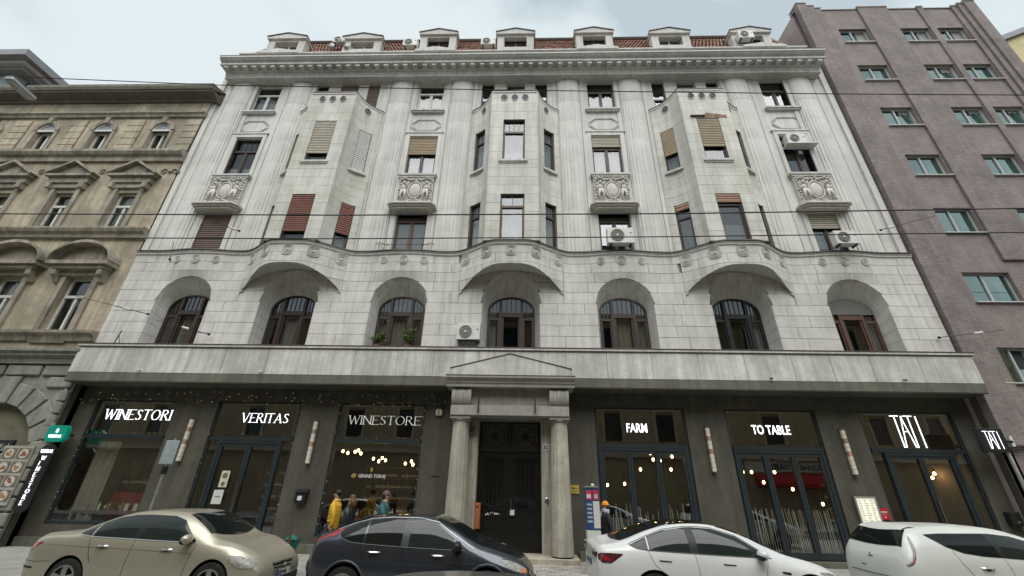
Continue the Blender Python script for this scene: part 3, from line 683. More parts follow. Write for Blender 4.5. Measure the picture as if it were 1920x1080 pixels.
b = MB(); b.tube([(-14.3, 1.18, 26.25), (14.3, 1.18, 26.25)], .1, 8); b.tube([(-14.3, 1.05, 26.02), (14.3, 1.05, 26.02)], .05, 6); b.tube([(-15.15, .1, 23.4), (-14.25, 1.2, 26.3)], .07, 6); b.tube([(15.15, .1, 23.4), (14.25, 1.2, 26.3)], .07, 6); b.build('roof_ridge', mat('ridge_metal', (.09, .07, .06), .6, .3), roof)
def dormer(x, w, zt, open_):
    f = MB(); y0 = .12
    f.box(x-w, x-w*.62, y0, 2.2, 23.35, zt-.45); f.box(x+w*.62, x+w, y0, 2.2, 23.35, zt-.45); f.box(x-w*.62, x+w*.62, y0, 2.2, 23.35, 24.0); f.box(x-w*.62, x+w*.62, y0, 2.2, zt-.6, zt-.45)
    f.prism([(x-w-.07, zt-.447), (x+w+.07, zt-.447), (x+w+.07, zt-.3), (x, zt), (x-w-.07, zt-.3)], y0-.12, 2.3)
    d = f.build('dormer', CORN, BL)
    c = MB(); c.prism([(x-w-.1, zt-.297), (x, zt+.003), (x+w+.1, zt-.297), (x+w+.1, zt-.255), (x, zt+.045), (x-w-.1, zt-.255)], y0-.17, 2.3); c.build('dormer_coping', METAL, d)
    fr = rect_window_sub(d, w*1.24, 24.0, zt-.6, T((x, y0+.25, 0)), open_)
def rect_window_sub(par, w, z0, z1, Mx, wood):
    h = w/2; b = MB(); fw = .06
    b.box(-h, -h+fw, 0, .08, z0, z1); b.box(h-fw, h, 0, .08, z0, z1); b.box(-h+fw, h-fw, 0, .08, z1-fw, z1); b.box(-h+fw, h-fw, 0, .08, z0, z0+fw); b.box(-.05, .05, 0, .08, z0+fw, z1-fw)
    b.xf(Mx).build('window_frame', wood, par)
    MB().face((-h, .04, z0), (h, .04, z0), (h, .04, z1), (-h, .04, z1)).xf(Mx).build('pane', G_DK, par)
    MB().box(-h, h, .2, .25, z0, z1).xf(Mx).build('dark_room', ROOM, par)
for x, w, zt, wd in ((-13.2, 1.08, 25.3, WHITEW), (-8.8, 1.08, 25.2, WHITEW), (-4.48, 1.02, 25.5, DARKW), (-.1, 1.02, 25.45, DARKW), (4.3, 1.02, 25.45, DARKW), (8.5, 1.05, 25.32, GREYW), (12.9, 1.05, 25.3, DARKW)): dormer(x, w, zt, wd)
# ================================================================== shopfront
SH = [(-15.15, -12.14), (-10.6, -7.5), (-6.12, -3.0), (2.98, 6.12), (7.5, 10.6), (12.05, 15.2)]
ZB_ = [.62, .1, .45, .16, .16, .1]
holes = [(a, b_, z, 4.6) for (a, b_), z in zip(SH, ZB_)]+[(-1.42, 1.5, .0, 4.15)]
holewall('shop_wall', -16.17, 16.2, 0, 5.1, holes, .5, .3, OLIVE, BL)
for x0, x1 in ((-16.15, -10.65), (-7.45, -2.2), (2.25, 2.93), (6.15, 7.45), (10.65, 12.0), (15.25, 16.2)): B1(x0, x1, .43, .5, .0, .26).build('plinth', OLIVE2, BL, bevel=.01)
for x0, x1 in ((2.98, 6.12), (7.5, 10.6)): B1(x0-.02, x1+.02, .42, .62, .0, .15).build('plinth', OLIVE2, BL, bevel=.01)
B1(-16.15, -15.8, .1, .55, 0, 5.1).build('end_pier', OLIVE, BL)
B1(15.85, 16.2, .1, .55, 0, 5.1).build('end_pier', OLIVE, BL)
b = MB(); b.tube([(-16.02, .04, 5.08), (-16.02, .04, .1)], .055, 8); b.build('drain_pipe', mat('pipe_grey', (.36, .36, .34), .5, .3), BL, smooth=True)
b = MB(); b.tube([(15.98, .04, 5.08), (15.98, .04, .1)], .055, 8); b.build('drain_pipe', MT['pipe_grey'], BL, smooth=True)
def shop_window(i, leaves, ztr=3.34, stiles=True, sidelights=0):
    x0, x1 = SH[i]; zb = ZB_[i]; y = .56; b = MB()
    b.box(x0, x0+.07, y, y+.12, zb, 4.6); b.box(x1-.07, x1, y, y+.12, zb, 4.6); b.box(x0+.07, x1-.07, y, y+.12, 4.54, 4.6); b.box(x0+.07, x1-.07, y-.06, y+.12, ztr-.07, ztr+.05); b.box(x0+.07, x1-.07, y, y+.12, zb, zb+.1)
    cells = [(x0+.07, x1-.07, ztr+.05, 4.54)]
    if leaves == 1: cells.append((x0+.07, x1-.07, zb+.1, ztr-.07))
    else:
        xa, xb = x0+.07+sidelights, x1-.07-sidelights
        b.box(xa, xa+.1, y-.05, y+.1, zb, ztr-.07); b.box(xb-.1, xb, y-.05, y+.1, zb, ztr-.07)
        b.box(xa+.1, xb-.1, y-.05, y+.1, ztr-.17, ztr-.07)
        if sidelights: cells += [(x0+.07, xa, zb+.1, ztr-.07), (xb, x1-.07, zb+.1, ztr-.07)]
        e = lin(xa+.1, xb-.1, leaves+1)
        for p, q in zip(e, e[1:]):
            b.box(p+.005, p+.085, y-.03, y+.07, zb+.02, ztr-.175); b.box(q-.085, q-.005, y-.03, y+.07, zb+.02, ztr-.175); b.box(p+.085, q-.085, y-.03, y+.07, zb+.02, zb+.2); b.box(p+.085, q-.085, y-.03, y+.07, ztr-.26, ztr-.175)
            cells.append((p+.085, q-.085, zb+.2, ztr-.26))
    f = b.build('shop_window', FRAME, BL)
    for c in cells: MB().face((c[0], y+.03, c[2]), (c[1], y+.03, c[2]), (c[1], y+.03, c[3]), (c[0], y+.03, c[3])).build('pane', G_SHOP, f)
    return f
fr = [shop_window(0, 1), shop_window(1, 2, sidelights=.35), shop_window(2, 1), shop_window(3, 3), shop_window(4, 3), shop_window(5, 2, sidelights=.38)]
CHROME = mat('chrome', (.6, .6, .6), .15, 1, var=0)
for i, x, z in ((1, -9.0, 1.3), (5, 13.62, 1.3)): B1(x-.015, x+.015, .47, .50, z-.5, z+.6).build('door_handle', CHROME if i == 5 else mat('brass', (.45, .33, .12), .3, 1), fr[i])
# rooms behind the shop glass
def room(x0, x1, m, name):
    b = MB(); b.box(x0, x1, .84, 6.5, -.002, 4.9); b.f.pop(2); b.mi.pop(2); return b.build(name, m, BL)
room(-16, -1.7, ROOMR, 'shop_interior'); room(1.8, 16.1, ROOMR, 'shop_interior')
# furniture seen dimly: counters, shelves with bottles, tables and chairs
BOT = [mat('bottle_green', (.02, .05, .02), .1, var=0), mat('bottle_red', (.12, .015, .02), .2, var=0), mat('bottle_gold', (.3, .22, .08), .2, var=0), mat('label_white', (.6, .58, .5), .5, var=0)]
SHW = mat('shelf_wood', (.10, .055, .03), .5, var=.3, sc=4)
def bottle_shelf(x0, x1, y, z0, rows, label, grp):
    t = thing('bottle_shelf', label, 'shelf', ((x0+x1)/2, y, 0), grp)
    b = MB()
    for r in range(rows+1): b.box(x0, x1, y-.15, y+.15, z0+r*.42, z0+r*.42+.03)
    b.box(x0-.03, x0, y-.15, y+.15, .0, z0+rows*.42+.03); b.box(x1, x1+.03, y-.15, y+.15, .0, z0+rows*.42+.03); b.build('shelf', SHW, t)
    q = MB()
    for r in range(rows):
        x = x0+.06
        while x < x1-.05:
            if random.random() < .85:
                q.k = random.choice((0, 0, 1, 1, 2)); h = random.uniform(.27, .33); q.lathe([(.036, 0), (.036, h*.6), (.013, h*.75), (.013, h)], x, y-.05, z0+r*.42+.032, 6)
                q.k = 3; q.lathe([(.038, h*.2), (.038, h*.5)], x, y-.05, z0+r*.42+.032, 6)
            x += .095
    q.build('bottle', BOT, t, kind='stuff')
bottle_shelf(-14.9, -12.4, 2.6, .9, 3, 'wine bottle shelf behind the leftmost shop window', None)
bottle_shelf(-9.8, -8.2, 3.4, .5, 5, 'wine bottle shelf behind the glazed shop door', None)
bottle_shelf(-6.0, -3.6, 4.2, .5, 5, 'wine bottle shelf deep inside the window left of the portal', None)
bottle_shelf(12.6, 14.8, 4.5, .9, 4, 'bar shelf of bottles behind the rightmost shop door', None)
def display(x0, x1, y, z, label):
    t = thing('bottle_display', label, 'display', ((x0+x1)/2, y, 0)); B1(x0, x1, y-.22, y+.22, z-.06, z).build('table_top', SHW, t)
    for xx in (x0+.05, x1-.12): B1(xx, xx+.07, y-.18, y+.18, 0, z-.062).build('leg', SHW, t)
    q = MB(); x = x0+.07
    while x < x1-.05:
        q.k = random.choice((0, 1, 2, 3)); h = random.uniform(.24, .36); q.lathe([(.042, 0), (.042, h*.6), (.015, h*.75), (.015, h)], x, y+random.uniform(-.12, .12), z, 8); q.k = 3; q.lathe([(.043, h*.2), (.043, h*.5)], x, y-.3 if False else y, z, 6) if random.random() < .3 else None; x += random.uniform(.09, .2)
    q.k = 3
    for k in range(3): xx = random.uniform(x0+.1, x1-.2); q.box(xx, xx+.14, y-.1, y-.02, z, z+.22)
    q.build('bottle', BOT, t, kind='stuff')
display(-14.9, -12.5, 1.25, 1.0, 'low table of wine bottles and cartons in the leftmost shop window'); display(-5.9, -3.3, 1.2, .95, 'low table of wine bottles in the window left of the portal')
b = MB(); b.grid(lambda x, z: (x, 1.1+.05*math.sin(x*22), z), lin(-14.95, -14.2, 30), [.7, 3.2]); tag(b.build('curtain', CURTD), 'grey curtain hanging at the left of the leftmost shop window', 'curtain')
b = text('GRAND TOKAJ', .15, .9, .002); b.xf(T((-5.05, .575, 2.18))); b.k = 1; b.ball((-5.2, .55, 2.23), (.09, .01, .07)); b.ball((-4.62, .55, 2.42), (.05, .01, .07)); tag(b.build('window_lettering', [WHITE, BOT[2]]), 'small pale lettering GRAND TOKAJ with gilt emblem on the shop glass', 'lettering')
def dining(x, y, label):
    t = thing('dining_table', label, 'table', (x, y, 0), local=True); MB().lathe([(.38, .72), (.38, .75)], 0, 0, 0, 20).build('table_top', SHW, t); MB().lathe([(.2, 0), (.03, .03), (.03, .72)], 0, 0, 0, 12).build('leg', BLACK, t)
    MB().lathe([(.035, .75), (.035, .9)], .05, 0, 0, 10).build('glass', WHITE, t)
for x, lb in ((3.9, 'left part of the FARM window'), (5.3, 'right part of the FARM window'), (8.3, 'left part of the TO TABLE window'), (9.9, 'right part of the TO TABLE window')): dining(x, 1.9, 'small round dining table dimly seen behind the '+lb)
REDP = mat('red_display', (.22, .02, .025), .6, var=.2)
b = B1(-14.2, -12.6, 1.6, 1.9, .7, 1.55); tag(b.build('display_stand', REDP), 'dark red display stand with leaflets in the leftmost shop window', 'display stand')
WARM = emat('warm_bulb', (1, .62, .25), 9); COOL = emat('cool_led', (.85, .92, 1), 3.2); WL = emat('white_letter', (.95, .97, 1), .95)
CORDM = mat('black_cord', (.01, .01, .01), .6, var=0)
p0 = None
def pendant(x, y, z, label, grp):
    global p0
    if p0 is None:
        p0 = thing('pendant_lamp', label, 'pendant lamp', (x, y, z), grp, local=True)
        MB().ball((0, 0, 0), (.045, .045, .06), 10, 8).build('bulb', WARM, p0, smooth=True)
        MB().tube([(0, 0, .05), (0, 0, .16)], .022, 8).build('lamp_socket', CORDM, p0)
        MB().tube([(0, 0, .15), (0, 0, 1.55)], .006, 4).build('cord', CORDM, p0)
    else: dup(p0, (x, y, z), label, grp)
LB = 'first second third fourth fifth sixth seventh eighth ninth tenth eleventh twelfth'.split()
def bulbs(L_, lab, grp):
    for i, q in enumerate(sorted(L_)): pendant(min(q[0], 15.9), 2.5, q[1], lab+', '+LB[i]+' from the left', grp)
bulbs([(5.33, 3.25), (5.64, 3.14), (6.14, 3.15), (5.42, 3.03), (5.68, 2.99), (4.9, 2.68), (6.04, 2.7), (3.62, 2.13), (4.26, 2.18)], 'warm glowing bulb hanging behind the window lettered FARM', 'bulbs behind the FARM window')
bulbs([(8.61, 2.88), (8.68, 2.66), (9.0, 2.67), (9.84, 2.68), (9.36, 2.33), (10.35, 2.12), (11.29, 1.66)], 'warm glowing bulb hanging behind the window lettered TO TABLE', 'bulbs behind the TO TABLE window')
bulbs([(-6.53, 3.12), (-6.33, 3.06), (-6.05, 3.11), (-5.93, 3.16), (-5.81, 3.05), (-5.29, 2.87), (-5.07, 2.78), (-4.95, 2.9), (-4.81, 2.82), (-4.03, 2.72), (-3.73, 2.69), (-3.8, 2.8)], 'warm chandelier bulb in the window left of the portal', 'bulbs in the window left of the portal')
bulbs([(15.63, 2.74), (15.94, 2.89), (16.0, 2.66), (15.5, 2.6), (16.01, 2.17)], 'small warm bulb hanging inside the rightmost glazed door', 'bulbs behind the rightmost door')
# decorated twigs along the restaurant windows
TW = mat('pale_twig', (.62, .62, .56), .7, var=.15)
def twigs(x0, x1, z0, z1, dens, wild, label):
    b = MB(); x = x0
    while x < x1:
        h = z1*(1 if not wild else random.uniform(.75, 1.0))+random.uniform(-.05, .05); k = random.uniform(-.04, .04)*(2.5 if wild else 1)
        pts = [(x+k*t+random.uniform(-.008, .008), .78+random.uniform(-.01, .01), z0+(h-z0)*t) for t in lin(0, 1, 6)]; b.tube(pts, random.uniform(.007, .012), 4); x += dens*random.uniform(.6, 1.4)
    tag(b.build('twig_screen', TW), label, 'screen')
twigs(3.2, 5.9, .35, 1.62, .085, True, 'screen of loose white twigs in the FARM window')
twigs(7.65, 10.45, .32, 1.5, .062, False, 'dense screen of pale wavy twigs low in the TO TABLE window')
twigs(12.5, 14.9, .3, 1.25, .1, True, 'low screen of white twigs inside the rightmost glazed door')
# lettering on the glass
def sign(b, name, m, label, back=None): return tag(b.build(name, m), label, 'sign')
SILV = mat('glowing_silver_letter', (.75, .75, .72), .4, .3, var=0, emit=(.6, .62, .55), es=.22)  # faint glow put into the letters, which are no lamp
sign(serif('WINESTORI', .34, -14.72, 3.92, .573, 2.44), 'shop_sign', WL, 'lit white capitals WINESTORI at the top of the leftmost shop window')
sign(serif('VERITAS', .31, -9.62, 3.89, .573, 1.68), 'shop_sign', WL, 'lit white capitals VERITAS above the glazed wine shop door')
sign(serif('WINESTORE', .29, -5.72, 3.89, .573, 2.56, track=.22), 'shop_sign', SILV, 'grey capitals WINESTORE given a faint glow in the window left of the portal')
b = text('FARM', .42, .70, .004, .004); b.xf(T((4.06, .583, 3.78))); sign(b, 'shop_sign', WL, 'lit white condensed lettering FARM above a restaurant window')
b = text('TO TABLE', .42, .68, .004, .004); b.xf(T((8.36, .583, 3.79))); sign(b, 'shop_sign', WL, 'lit white condensed lettering TO TABLE above a restaurant window')
def tati(h, w, y, r):
    b = MB(); L_ = [[(0, 1), (.34, 1)], [(.17, 1), (.36, 0)], [(.36, 0), (.40, 1)], [(.40, 1), (.68, 0)], [(.385, .55), (.53, .55)], [(.52, 1), (.86, 1)], [(.60, 1), (.76, 0)], [(.86, 1), (1.0, 0)]]
    L_ = [[(0, 1), (.3, 1)], [(.15, 1), (.15, 0)], [(.22, 0), (.39, 1), (.56, 0)], [(.30, .5), (.48, .5)], [(.46, 1), (.78, 1)], [(.63, 1), (.63, 0)], [(.9, 0), (.9, 1)]]
    for st in L_: b.tube([(p[0]*w, y, p[1]*h) for p in st], r, 5)
    return b
sign(tati(1.02, .95, 0, .010).xf(T((13.15, .577, 3.44))), 'shop_sign', emat('neon_white', (.9, .97, 1), 1.6), 'tall thin neon letters TATI above the rightmost door')
# projecting signs
t = thing('hanging_sign', 'black square projecting sign with thin white letters TATI at the right end', 'sign', (15.3, -.1, 3.6))
B1(14.92, 15.72, -.34, -.2, 3.26, 3.98).build('sign_box', BLACK, t, bevel=.02); tati(.52, .5, 0, .007).xf(T((15.07, -.35, 3.36))).build('lettering', WL, t)
B1(15.72, 15.95, -.3, -.24, 3.55, 3.62).build('bracket', BLACK, t); B1(15.88, 15.97, -.3, .1, 3.45, 3.75).build('wall_plate', WHITE, t)
t = thing('hanging_sign', 'green lit projecting sign reading VERITAS beside the drainpipe on the left', 'sign', (-15.45, 0, 3.3))
b = MB(); b.prism([(-15.78+.1, 3.07), (-15.12-.1, 3.07), (-15.1, 3.17), (-15.1, 3.5), (-15.2, 3.6), (-15.7, 3.6), (-15.8, 3.5), (-15.8, 3.17)], -.12, .02); b.build('sign_box', mat('green_sign', (.0, .17, .125), .4, var=0, emit=(0, .5, .33), es=.07), t)
serif('VERITAS', .09, -15.66, 3.2, -.145, .44, serifs=False).build('lettering', WL, t); MB().ball((-15.43, -.135, 3.42), (.045, .012, .07)).build('leaf_emblem', WL, t); B1(-15.5, -15.45, .02, .5, 3.3, 3.36).build('bracket', BLACK, t)
t = thing('vertical_sign', 'long black upright sign reading VERITAS WINESTORE at the far left of the shopfront', 'sign', (-15.75, .1, 2))
b = MB(); b.prism([(-15.7, 1.1), (-15.56, .96), (-15.33, .96), (-15.19, 1.1), (-15.19, 2.83), (-15.33, 2.97), (-15.56, 2.97), (-15.7, 2.83)], -.14, -.06); b.build('sign_board', BLACK, t)
serif('VERITAS', .1, -15.64, 2.72, -.16, .4).build('lettering', WL, t)
for k, c in enumerate('WINESTORE'): serif(c, .12, -15.5, 2.5-k*.165, -.16, GW[c]*.13, nib=(.05, .03)).build('lettering', WL, t)
# wall lamps: long upright glass tubes
LAMPM = mat('frosted_glass', (.46, .43, .37), .35, var=.1, sc=9, emit=(1, .8, .6), es=.05)
t = None
for x, lb in ((-11.28, 'first from the left'), (-6.8, 'right of the wine shop door'), (6.76, 'between the FARM and TO TABLE windows'), (11.26, 'right of the TO TABLE window')):
    lab = 'tall narrow pale glass wall lamp, '+lb
    if t is None:
        t = thing('wall_lamp', lab, 'wall lamp', (x, .42, 3.26), 'tall wall lamps on the shopfront', local=True)
        B1(-.06, .06, .02, .08, -.72, .72).build('back_plate', GREYP, t)
        for k in range(10): B1(-.055, .055, -.07, .018, -.68+k*.136, -.68+k*.136+.125).build('glass_block', mat('salmon_glass', (.38, .24, .18), .4, var=.2) if k in (4, 7) else LAMPM, t)
        B1(-.07, .07, -.09, .03, .685, .72).build('end_cap', CHROME, t); B1(-.07, .07, -.09, .03, -.72, -.685).build('end_cap', CHROME, t); l0 = t
    else: dup(l0, (x, .42, 3.26), lab)
# fairy lights round the wine shop windows
LED = emat('fairy_led', (1, .9, .75), .45)
def fairy(pts, n, label, sag=.0, jx=.0):
    b = MB(); P = [Vector(p) for p in pts]; seg = [(q-p).length for p, q in zip(P, P[1:])]; tot = sum(seg)
    for k in range(n):
        d = tot*(k+random.uniform(.2, .8))/n; i = 0
        while d > seg[i] and i < len(seg)-1: d -= seg[i]; i += 1
        p = P[i].lerp(P[i+1], min(1, d/seg[i])); b.ball((p.x+random.uniform(-jx, jx), p.y, p.z+random.uniform(-jx, jx)), random.uniform(.004, .008), 5, 4)
    b.k = 1; b.tube(P, .0012, 3); tag(b.build('fairy_lights', [LED, CORDM]), label, 'string lights')
fairy([(-16.0, .44, 4.55), (-14, .44, 4.72), (-11, .44, 4.7), (-7, .44, 4.72), (-2.3, .44, 4.7)], 90, 'long curtain of tiny fairy lights under the canopy left of the portal', jx=.22)
fairy([(-6.08, .5, .6), (-6.08, .5, 4.55), (-3.04, .5, 4.55), (-3.04, .5, .8)], 34, 'fairy lights framing the window left of the portal', jx=.02)
fairy([(-6.08, .5, 3.45), (-3.04, .5, 3.43)], 13, 'row of fairy lights across the transom left of the portal', jx=.03)
fairy([(-10.56, .5, .6), (-10.56, .5, 3.5), (-7.54, .5, 3.5), (-7.54, .5, .8)], 26, 'fairy lights framing the glazed wine shop door', jx=.02)
fairy([(-15.1, .5, 1), (-15.1, .5, 3.45), (-12.2, .5, 3.45)], 22, 'fairy lights on the leftmost shop window', jx=.02)
# small fittings on the wall
t = thing('mailbox', 'black mailbox with a white label on the dark wall', 'mailbox', (-6.75, .42, 1.58)); B1(-6.92, -6.58, .3, .5, 1.38, 1.7).build('box', BLACK, t, bevel=.01); MB().prism([(.27, 1.7), (.5, 1.7), (.5, 1.8)], -6.95, -6.55, 'x').build('lid', BLACK, t); B1(-6.82, -6.68, .285, .30, 1.47, 1.6).build('label_plate', WHITE, t)
t = thing('mailbox', 'dark letterbox on the wall at the far right end', 'mailbox', (15.6, .42, 1.4)); B1(15.44, 15.76, .3, .5, 1.22, 1.6).build('box', BLACK, t, bevel=.02); B1(15.56, 15.66, .28, .3, 1.3, 1.36).build('lock', CHROME, t)
t = thing('alarm_box', 'small cream alarm box high on the wall left of the portal', 'alarm box', (-2.5, .42, 4.3)); B1(-2.6, -2.38, .36, .5, 4.2, 4.42).build('case', mat('cream_plastic', (.6, .57, .42), .5), t, bevel=.03); B1(-2.5, -2.47, .35, .36, 4.22, 4.4).build('stripe', BLACK, t)
tag(B1(-2.56, -2.32, .485, .5, 2.25, 2.28).build('vent_slot', BLACK), 'thin dark vent slot in the wall left of the portal', 'vent')
t = thing('plaque', 'small brass coloured plaque right of the portal', 'plaque', (2.19, .48, 1.97)); B1(2.06, 2.32, .47, .5, 1.84, 2.09).build('plate', mat('plaque_yellow', (.55, .42, .10), .4, .2, var=.15, sc=12), t); b = MB(); b.box(2.1, 2.18, .465, .47, 1.98, 2.02); b.box(2.2, 2.28, .465, .47, 1.97, 1.99); b.box(2.1, 2.28, .465, .47, 1.9, 1.91); b.build('engraving', BLACK, t)
t = thing('menu_board', 'white framed menu board with yellowish sheets beside the rightmost door', 'menu board', (11.3, .48, 1.5)); b = MB(); b.box(11.0, 11.62, .44, .5, 1.0, 1.92); b.build('board', GREYP, t)
b = MB(); b.box(10.98, 11.03, .4, .44, .98, 1.94); b.box(11.59, 11.64, .4, .44, .98, 1.94); b.box(11.03, 11.59, .4, .44, 1.89, 1.94); b.box(11.03, 11.59, .4, .44, .98, 1.03); b.build('frame', mat('silver_frame', (.5, .5, .48), .3, .5, var=0), t)
B1(11.03, 11.59, .42, .438, 1.03, 1.89).build('backlit_sheet', mat('sheet', (.75, .75, .62), .6, var=0, emit=(1, 1, .75), es=.2), t)
b = MB()
for c in range(3):
    for r in range(17): z = 1.83-r*.047; x = 11.07+c*.18; b.box(x, x+random.uniform(.07, .14), .415, .419, z, z+.012)
b.build('print_lines', mat('print_grey', (.25, .25, .2), .7, var=0), t)
t = thing('plaque', 'red plaque with white print beside the menu board', 'plaque', (11.8, .48, 1.46)); B1(11.65, 11.95, .47, .5, 1.3, 1.63).build('plate', mat('red_plaque', (.42, .02, .03), .4, var=0), t); b = MB(); b.box(11.7, 11.9, .462, .47, 1.5, 1.53); b.box(11.72, 11.88, .462, .47, 1.45, 1.46); b.box(11.77, 11.83, .462, .47, 1.36, 1.39); b.build('print_lines', WHITE, t)
t = thing('notice', 'white printed notice taped to the wine shop door', 'notice', (-9.6, .5, 1.5)); B1(-9.78, -9.45, .50, .51, 1.3, 1.72).build('sheet', WHITE, t); B1(-9.7, -9.53, .497, .5, 1.5, 1.53).build('print_lines', GREYP, t)
t = thing('poster', 'cream poster with a dark oval picture on the wine shop door', 'poster', (-9.55, .5, 2.05)); B1(-9.7, -9.42, .50, .51, 1.8, 2.3).build('sheet', mat('cream_paper', (.6, .57, .4), .7), t); MB().lathe([(.09, 0), (.09, .004)], -9.56, .494, 2.15, 14, 'y').build('picture', GREYP, t); MB().lathe([(.07, 0), (.07, .004)], -9.56, .494, 1.9, 14, 'y').build('picture', GREYP, t)
for x, lb in ((-13.18, 'leftmost'), (-8.77, 'second from the left'), (-.56, 'above the portal cornice'), (8.86, 'right of the portal'), (13.25, 'rightmost')):
    b = MB(); b.ball((x, -.47, 5.46), .045); b.tube([(x, -.37, 5.5), (x, -.46, 5.47)], .02); tag(b.build('security_camera', GREYP if x > 0 else WHITE), 'tiny dome camera on the stone band, '+lb, 'camera')
# ================================================================== portal
PG = mat('portal_stone', (.42, .39, .32), .8, var=.15, sc=2.2, bump=.3, streak=.28, stain=((.18, .165, .13), 1.1, .55, .5))
PT = mat('portal_lintel', (.31, .30, .27), .8, var=.1, sc=2, bump=.2, streak=.1)
PO = thing('portal', 'stone portal with two fluted columns, consoles and a shallow pediment', 'portal', (.04, 0, 0))
for x in (-1.6, 1.68):
    n = 66; b = MB(); R1, R0 = .27, .335; rows = lin(.2, 3.93, 9); prof = []
    def rr(z, k): t = (k/n*16) % 1; R = R0+(R1-R0)*(z-.2)/3.73; return R-.022*math.sin(pi*t)**.6*(1 if z > 1.2 else .12)
    b.grid(lambda z, k: (x+rr(z, k)*math.cos(2*pi*k/n), -.12+rr(z, k)*math.sin(2*pi*k/n), z), [.2, 1.18, 1.2]+rows[3:], list(range(n+1)))
    b.build('column', PG, PO, smooth=30)
    B1(x-.33, x+.33, -.45, .25, 4.0, 4.1).build('abacus', PT, PO, bevel=.01); MB().lathe([(.27, 3.93), (.30, 3.96), (.33, 4.0)], x, -.12, 0, 24).build('capital', PT, PO, smooth=True)
    b = MB() # scroll console
    for k in range(5):
        xc = x-.26+k*.13; pr = [(-.33, 4.42)]+[(-.33-.2*math.cos(t)*1.0, 4.72+.3*math.sin(t)) for t in lin(-pi/2, pi/2, 12)]+[(-.1, 5.02), (-.1, 4.42)]
        b.prism([(p[0]-(.02 if k % 2 == 0 else .0), p[1]) for p in pr], xc-.062, xc+.062, 'x')
    b.build('console', PT, PO)
for x0, x1 in ((-1.42, -1.03), (1.09, 1.48)): B1(x0, x1, .2, .6, .15, 4.09).build('jamb', PG, PO, bevel=.01)
b = MB(); b.box(-1.93, 2.0, -.5, .45, 4.103, 4.42); b.build('lintel', PT, PO, bevel=.008)
B1(-1.9, 1.97, -.2, .45, 4.423, 5.02).build('frieze', PT, PO); B1(-1.25, 1.3, -.235, -.2, 4.42, 4.47).build('moulding', PT, PO)
sweep('cornice', [(.3, 5.023), (-.58, 5.023), (-.58, 5.13), (-.62, 5.15), (-.62, 5.2), (-.7, 5.27), (-.74, 5.3), (-.74, 5.37), (.3, 5.37)], -2.12, 2.2, PT, PO)
B1(-2.15, 2.23, -.755, -.3, 5.373, 5.39).build('flashing', METAL, PO)
MB().prism([(-2.0, 5.392), (2.1, 5.392), (2.1, 5.63), (.02, 6.15), (-2.0, 5.63)], -.62, -.36).build('pediment', SLAB, PO)
MB().prism([(-2.04, 5.635), (.02, 6.16), (2.14, 5.635), (2.14, 5.66), (.02, 6.185), (-2.04, 5.66)], -.64, -.36).build('pediment_flashing', METAL, PO)
for x in (-1.0, .88): MB().prism([(-.5, 4.2), (-.62, 4.22), (-.58, 4.8), (-.5, 4.78)], x-.02, x+.02, 'x').build('flag_holder', BLACK, PO)
for k, (z0, z1, y) in enumerate(((0, .02, -.66), (.0, .16, -.55))): B1(-2.1, 2.15, y, .6, z0, z1).build('step', mat('step_stone', (.36, .33, .26), .85, var=.2, sc=3, streak=.1), PO, bevel=.01)
# door
DR = thing('entrance_door', 'tall black double door with iron sun-wheel grilles under the portal', 'door', (.03, .6, 0))
DB = mat('black_door', (.007, .007, .006), .35, var=.2)
for s, x0, x1 in ((-1, -1.03, .03), (1, .03, 1.09)):
    b = MB(); b.box(x0+.01, x1-.01, .62, .68, .16, 3.05)
    xc = (x0+x1)/2
    for z0, z1 in ((.35, .62), (.75, 1.15)):
        b.box(xc-.32, xc+.32, .60, .62, z0, z1); b.box(xc-.25, xc+.25, .58, .60, z0+.06, z1-.06)
    b.box(xc-.4, xc-.34, .6, .62, 1.3, 2.95); b.box(xc+.34, xc+.4, .6, .62, 1.3, 2.95); b.box(xc-.34, xc+.34, .6, .62, 1.3, 1.36); b.box(xc-.34, xc+.34, .6, .62, 2.89, 2.95)
    d = b.build('door_leaf', DB, DR)
    B1(xc-.34, xc+.34, .605, .612, 1.36, 2.89).build('pane', mat('door_glass', (.006, .006, .007), .08, var=0), d)
    g = MB()
    for k in range(5): g.tube([(xc-.26+k*.13, .595, 1.36), (xc-.26+k*.13, .595, 2.89)], .009, 5)
    g.build('grille', IRON, d)
    h = MB(); cz, ccx = 3.56, xc
    h.box(x0+.02, x0+.07, .6, .66, 3.1, 4.05); h.box(x1-.07, x1-.02, .6, .66, 3.1, 4.05); h.box(x0+.07, x1-.07, .6, .66, 3.1, 3.15); h.box(x0+.07, x1-.07, .6, .66, 4.0, 4.05)
    h.tube([(ccx+.36*math.cos(t), .6, cz+.36*math.sin(t)) for t in lin(0, 2*pi, 25)], .018, 5, False); h.tube([(ccx+.1*math.cos(t), .6, cz+.1*math.sin(t)) for t in lin(0, 2*pi, 15)], .02, 5, False); h.lathe([(.07, 0), (.05, -.03)], ccx, .6, cz, 12, 'y')
    for k in range(8): a_ = k*pi/4+.0; h.tube([(ccx+.1*math.cos(a_), .6, cz+.1*math.sin(a_)), (ccx+(.36 if k % 2 == 0 else .56)*math.cos(a_), .6, cz+(.36 if k % 2 == 0 else .56)*math.sin(a_)*.78)], .014, 5)
    for q in (-.44, .44): h.tube([(ccx+q, .6, 3.15), (ccx+q, .6, 4.0)], .012, 5)
    h.build('sun_wheel_grille', IRON, DR)
B1(-.02, .08, .57, .63, .16, 3.08).build('meeting_stile', DB, DR); B1(-1.03, 1.09, .58, .7, 3.055, 3.098).build('transom', DB, DR)
B1(-1.03, 1.09, .72, .76, 3.1, 4.1).build('fanlight_pane', mat('fanlight_glass', (.10, .10, .095), .15, var=0), DR)
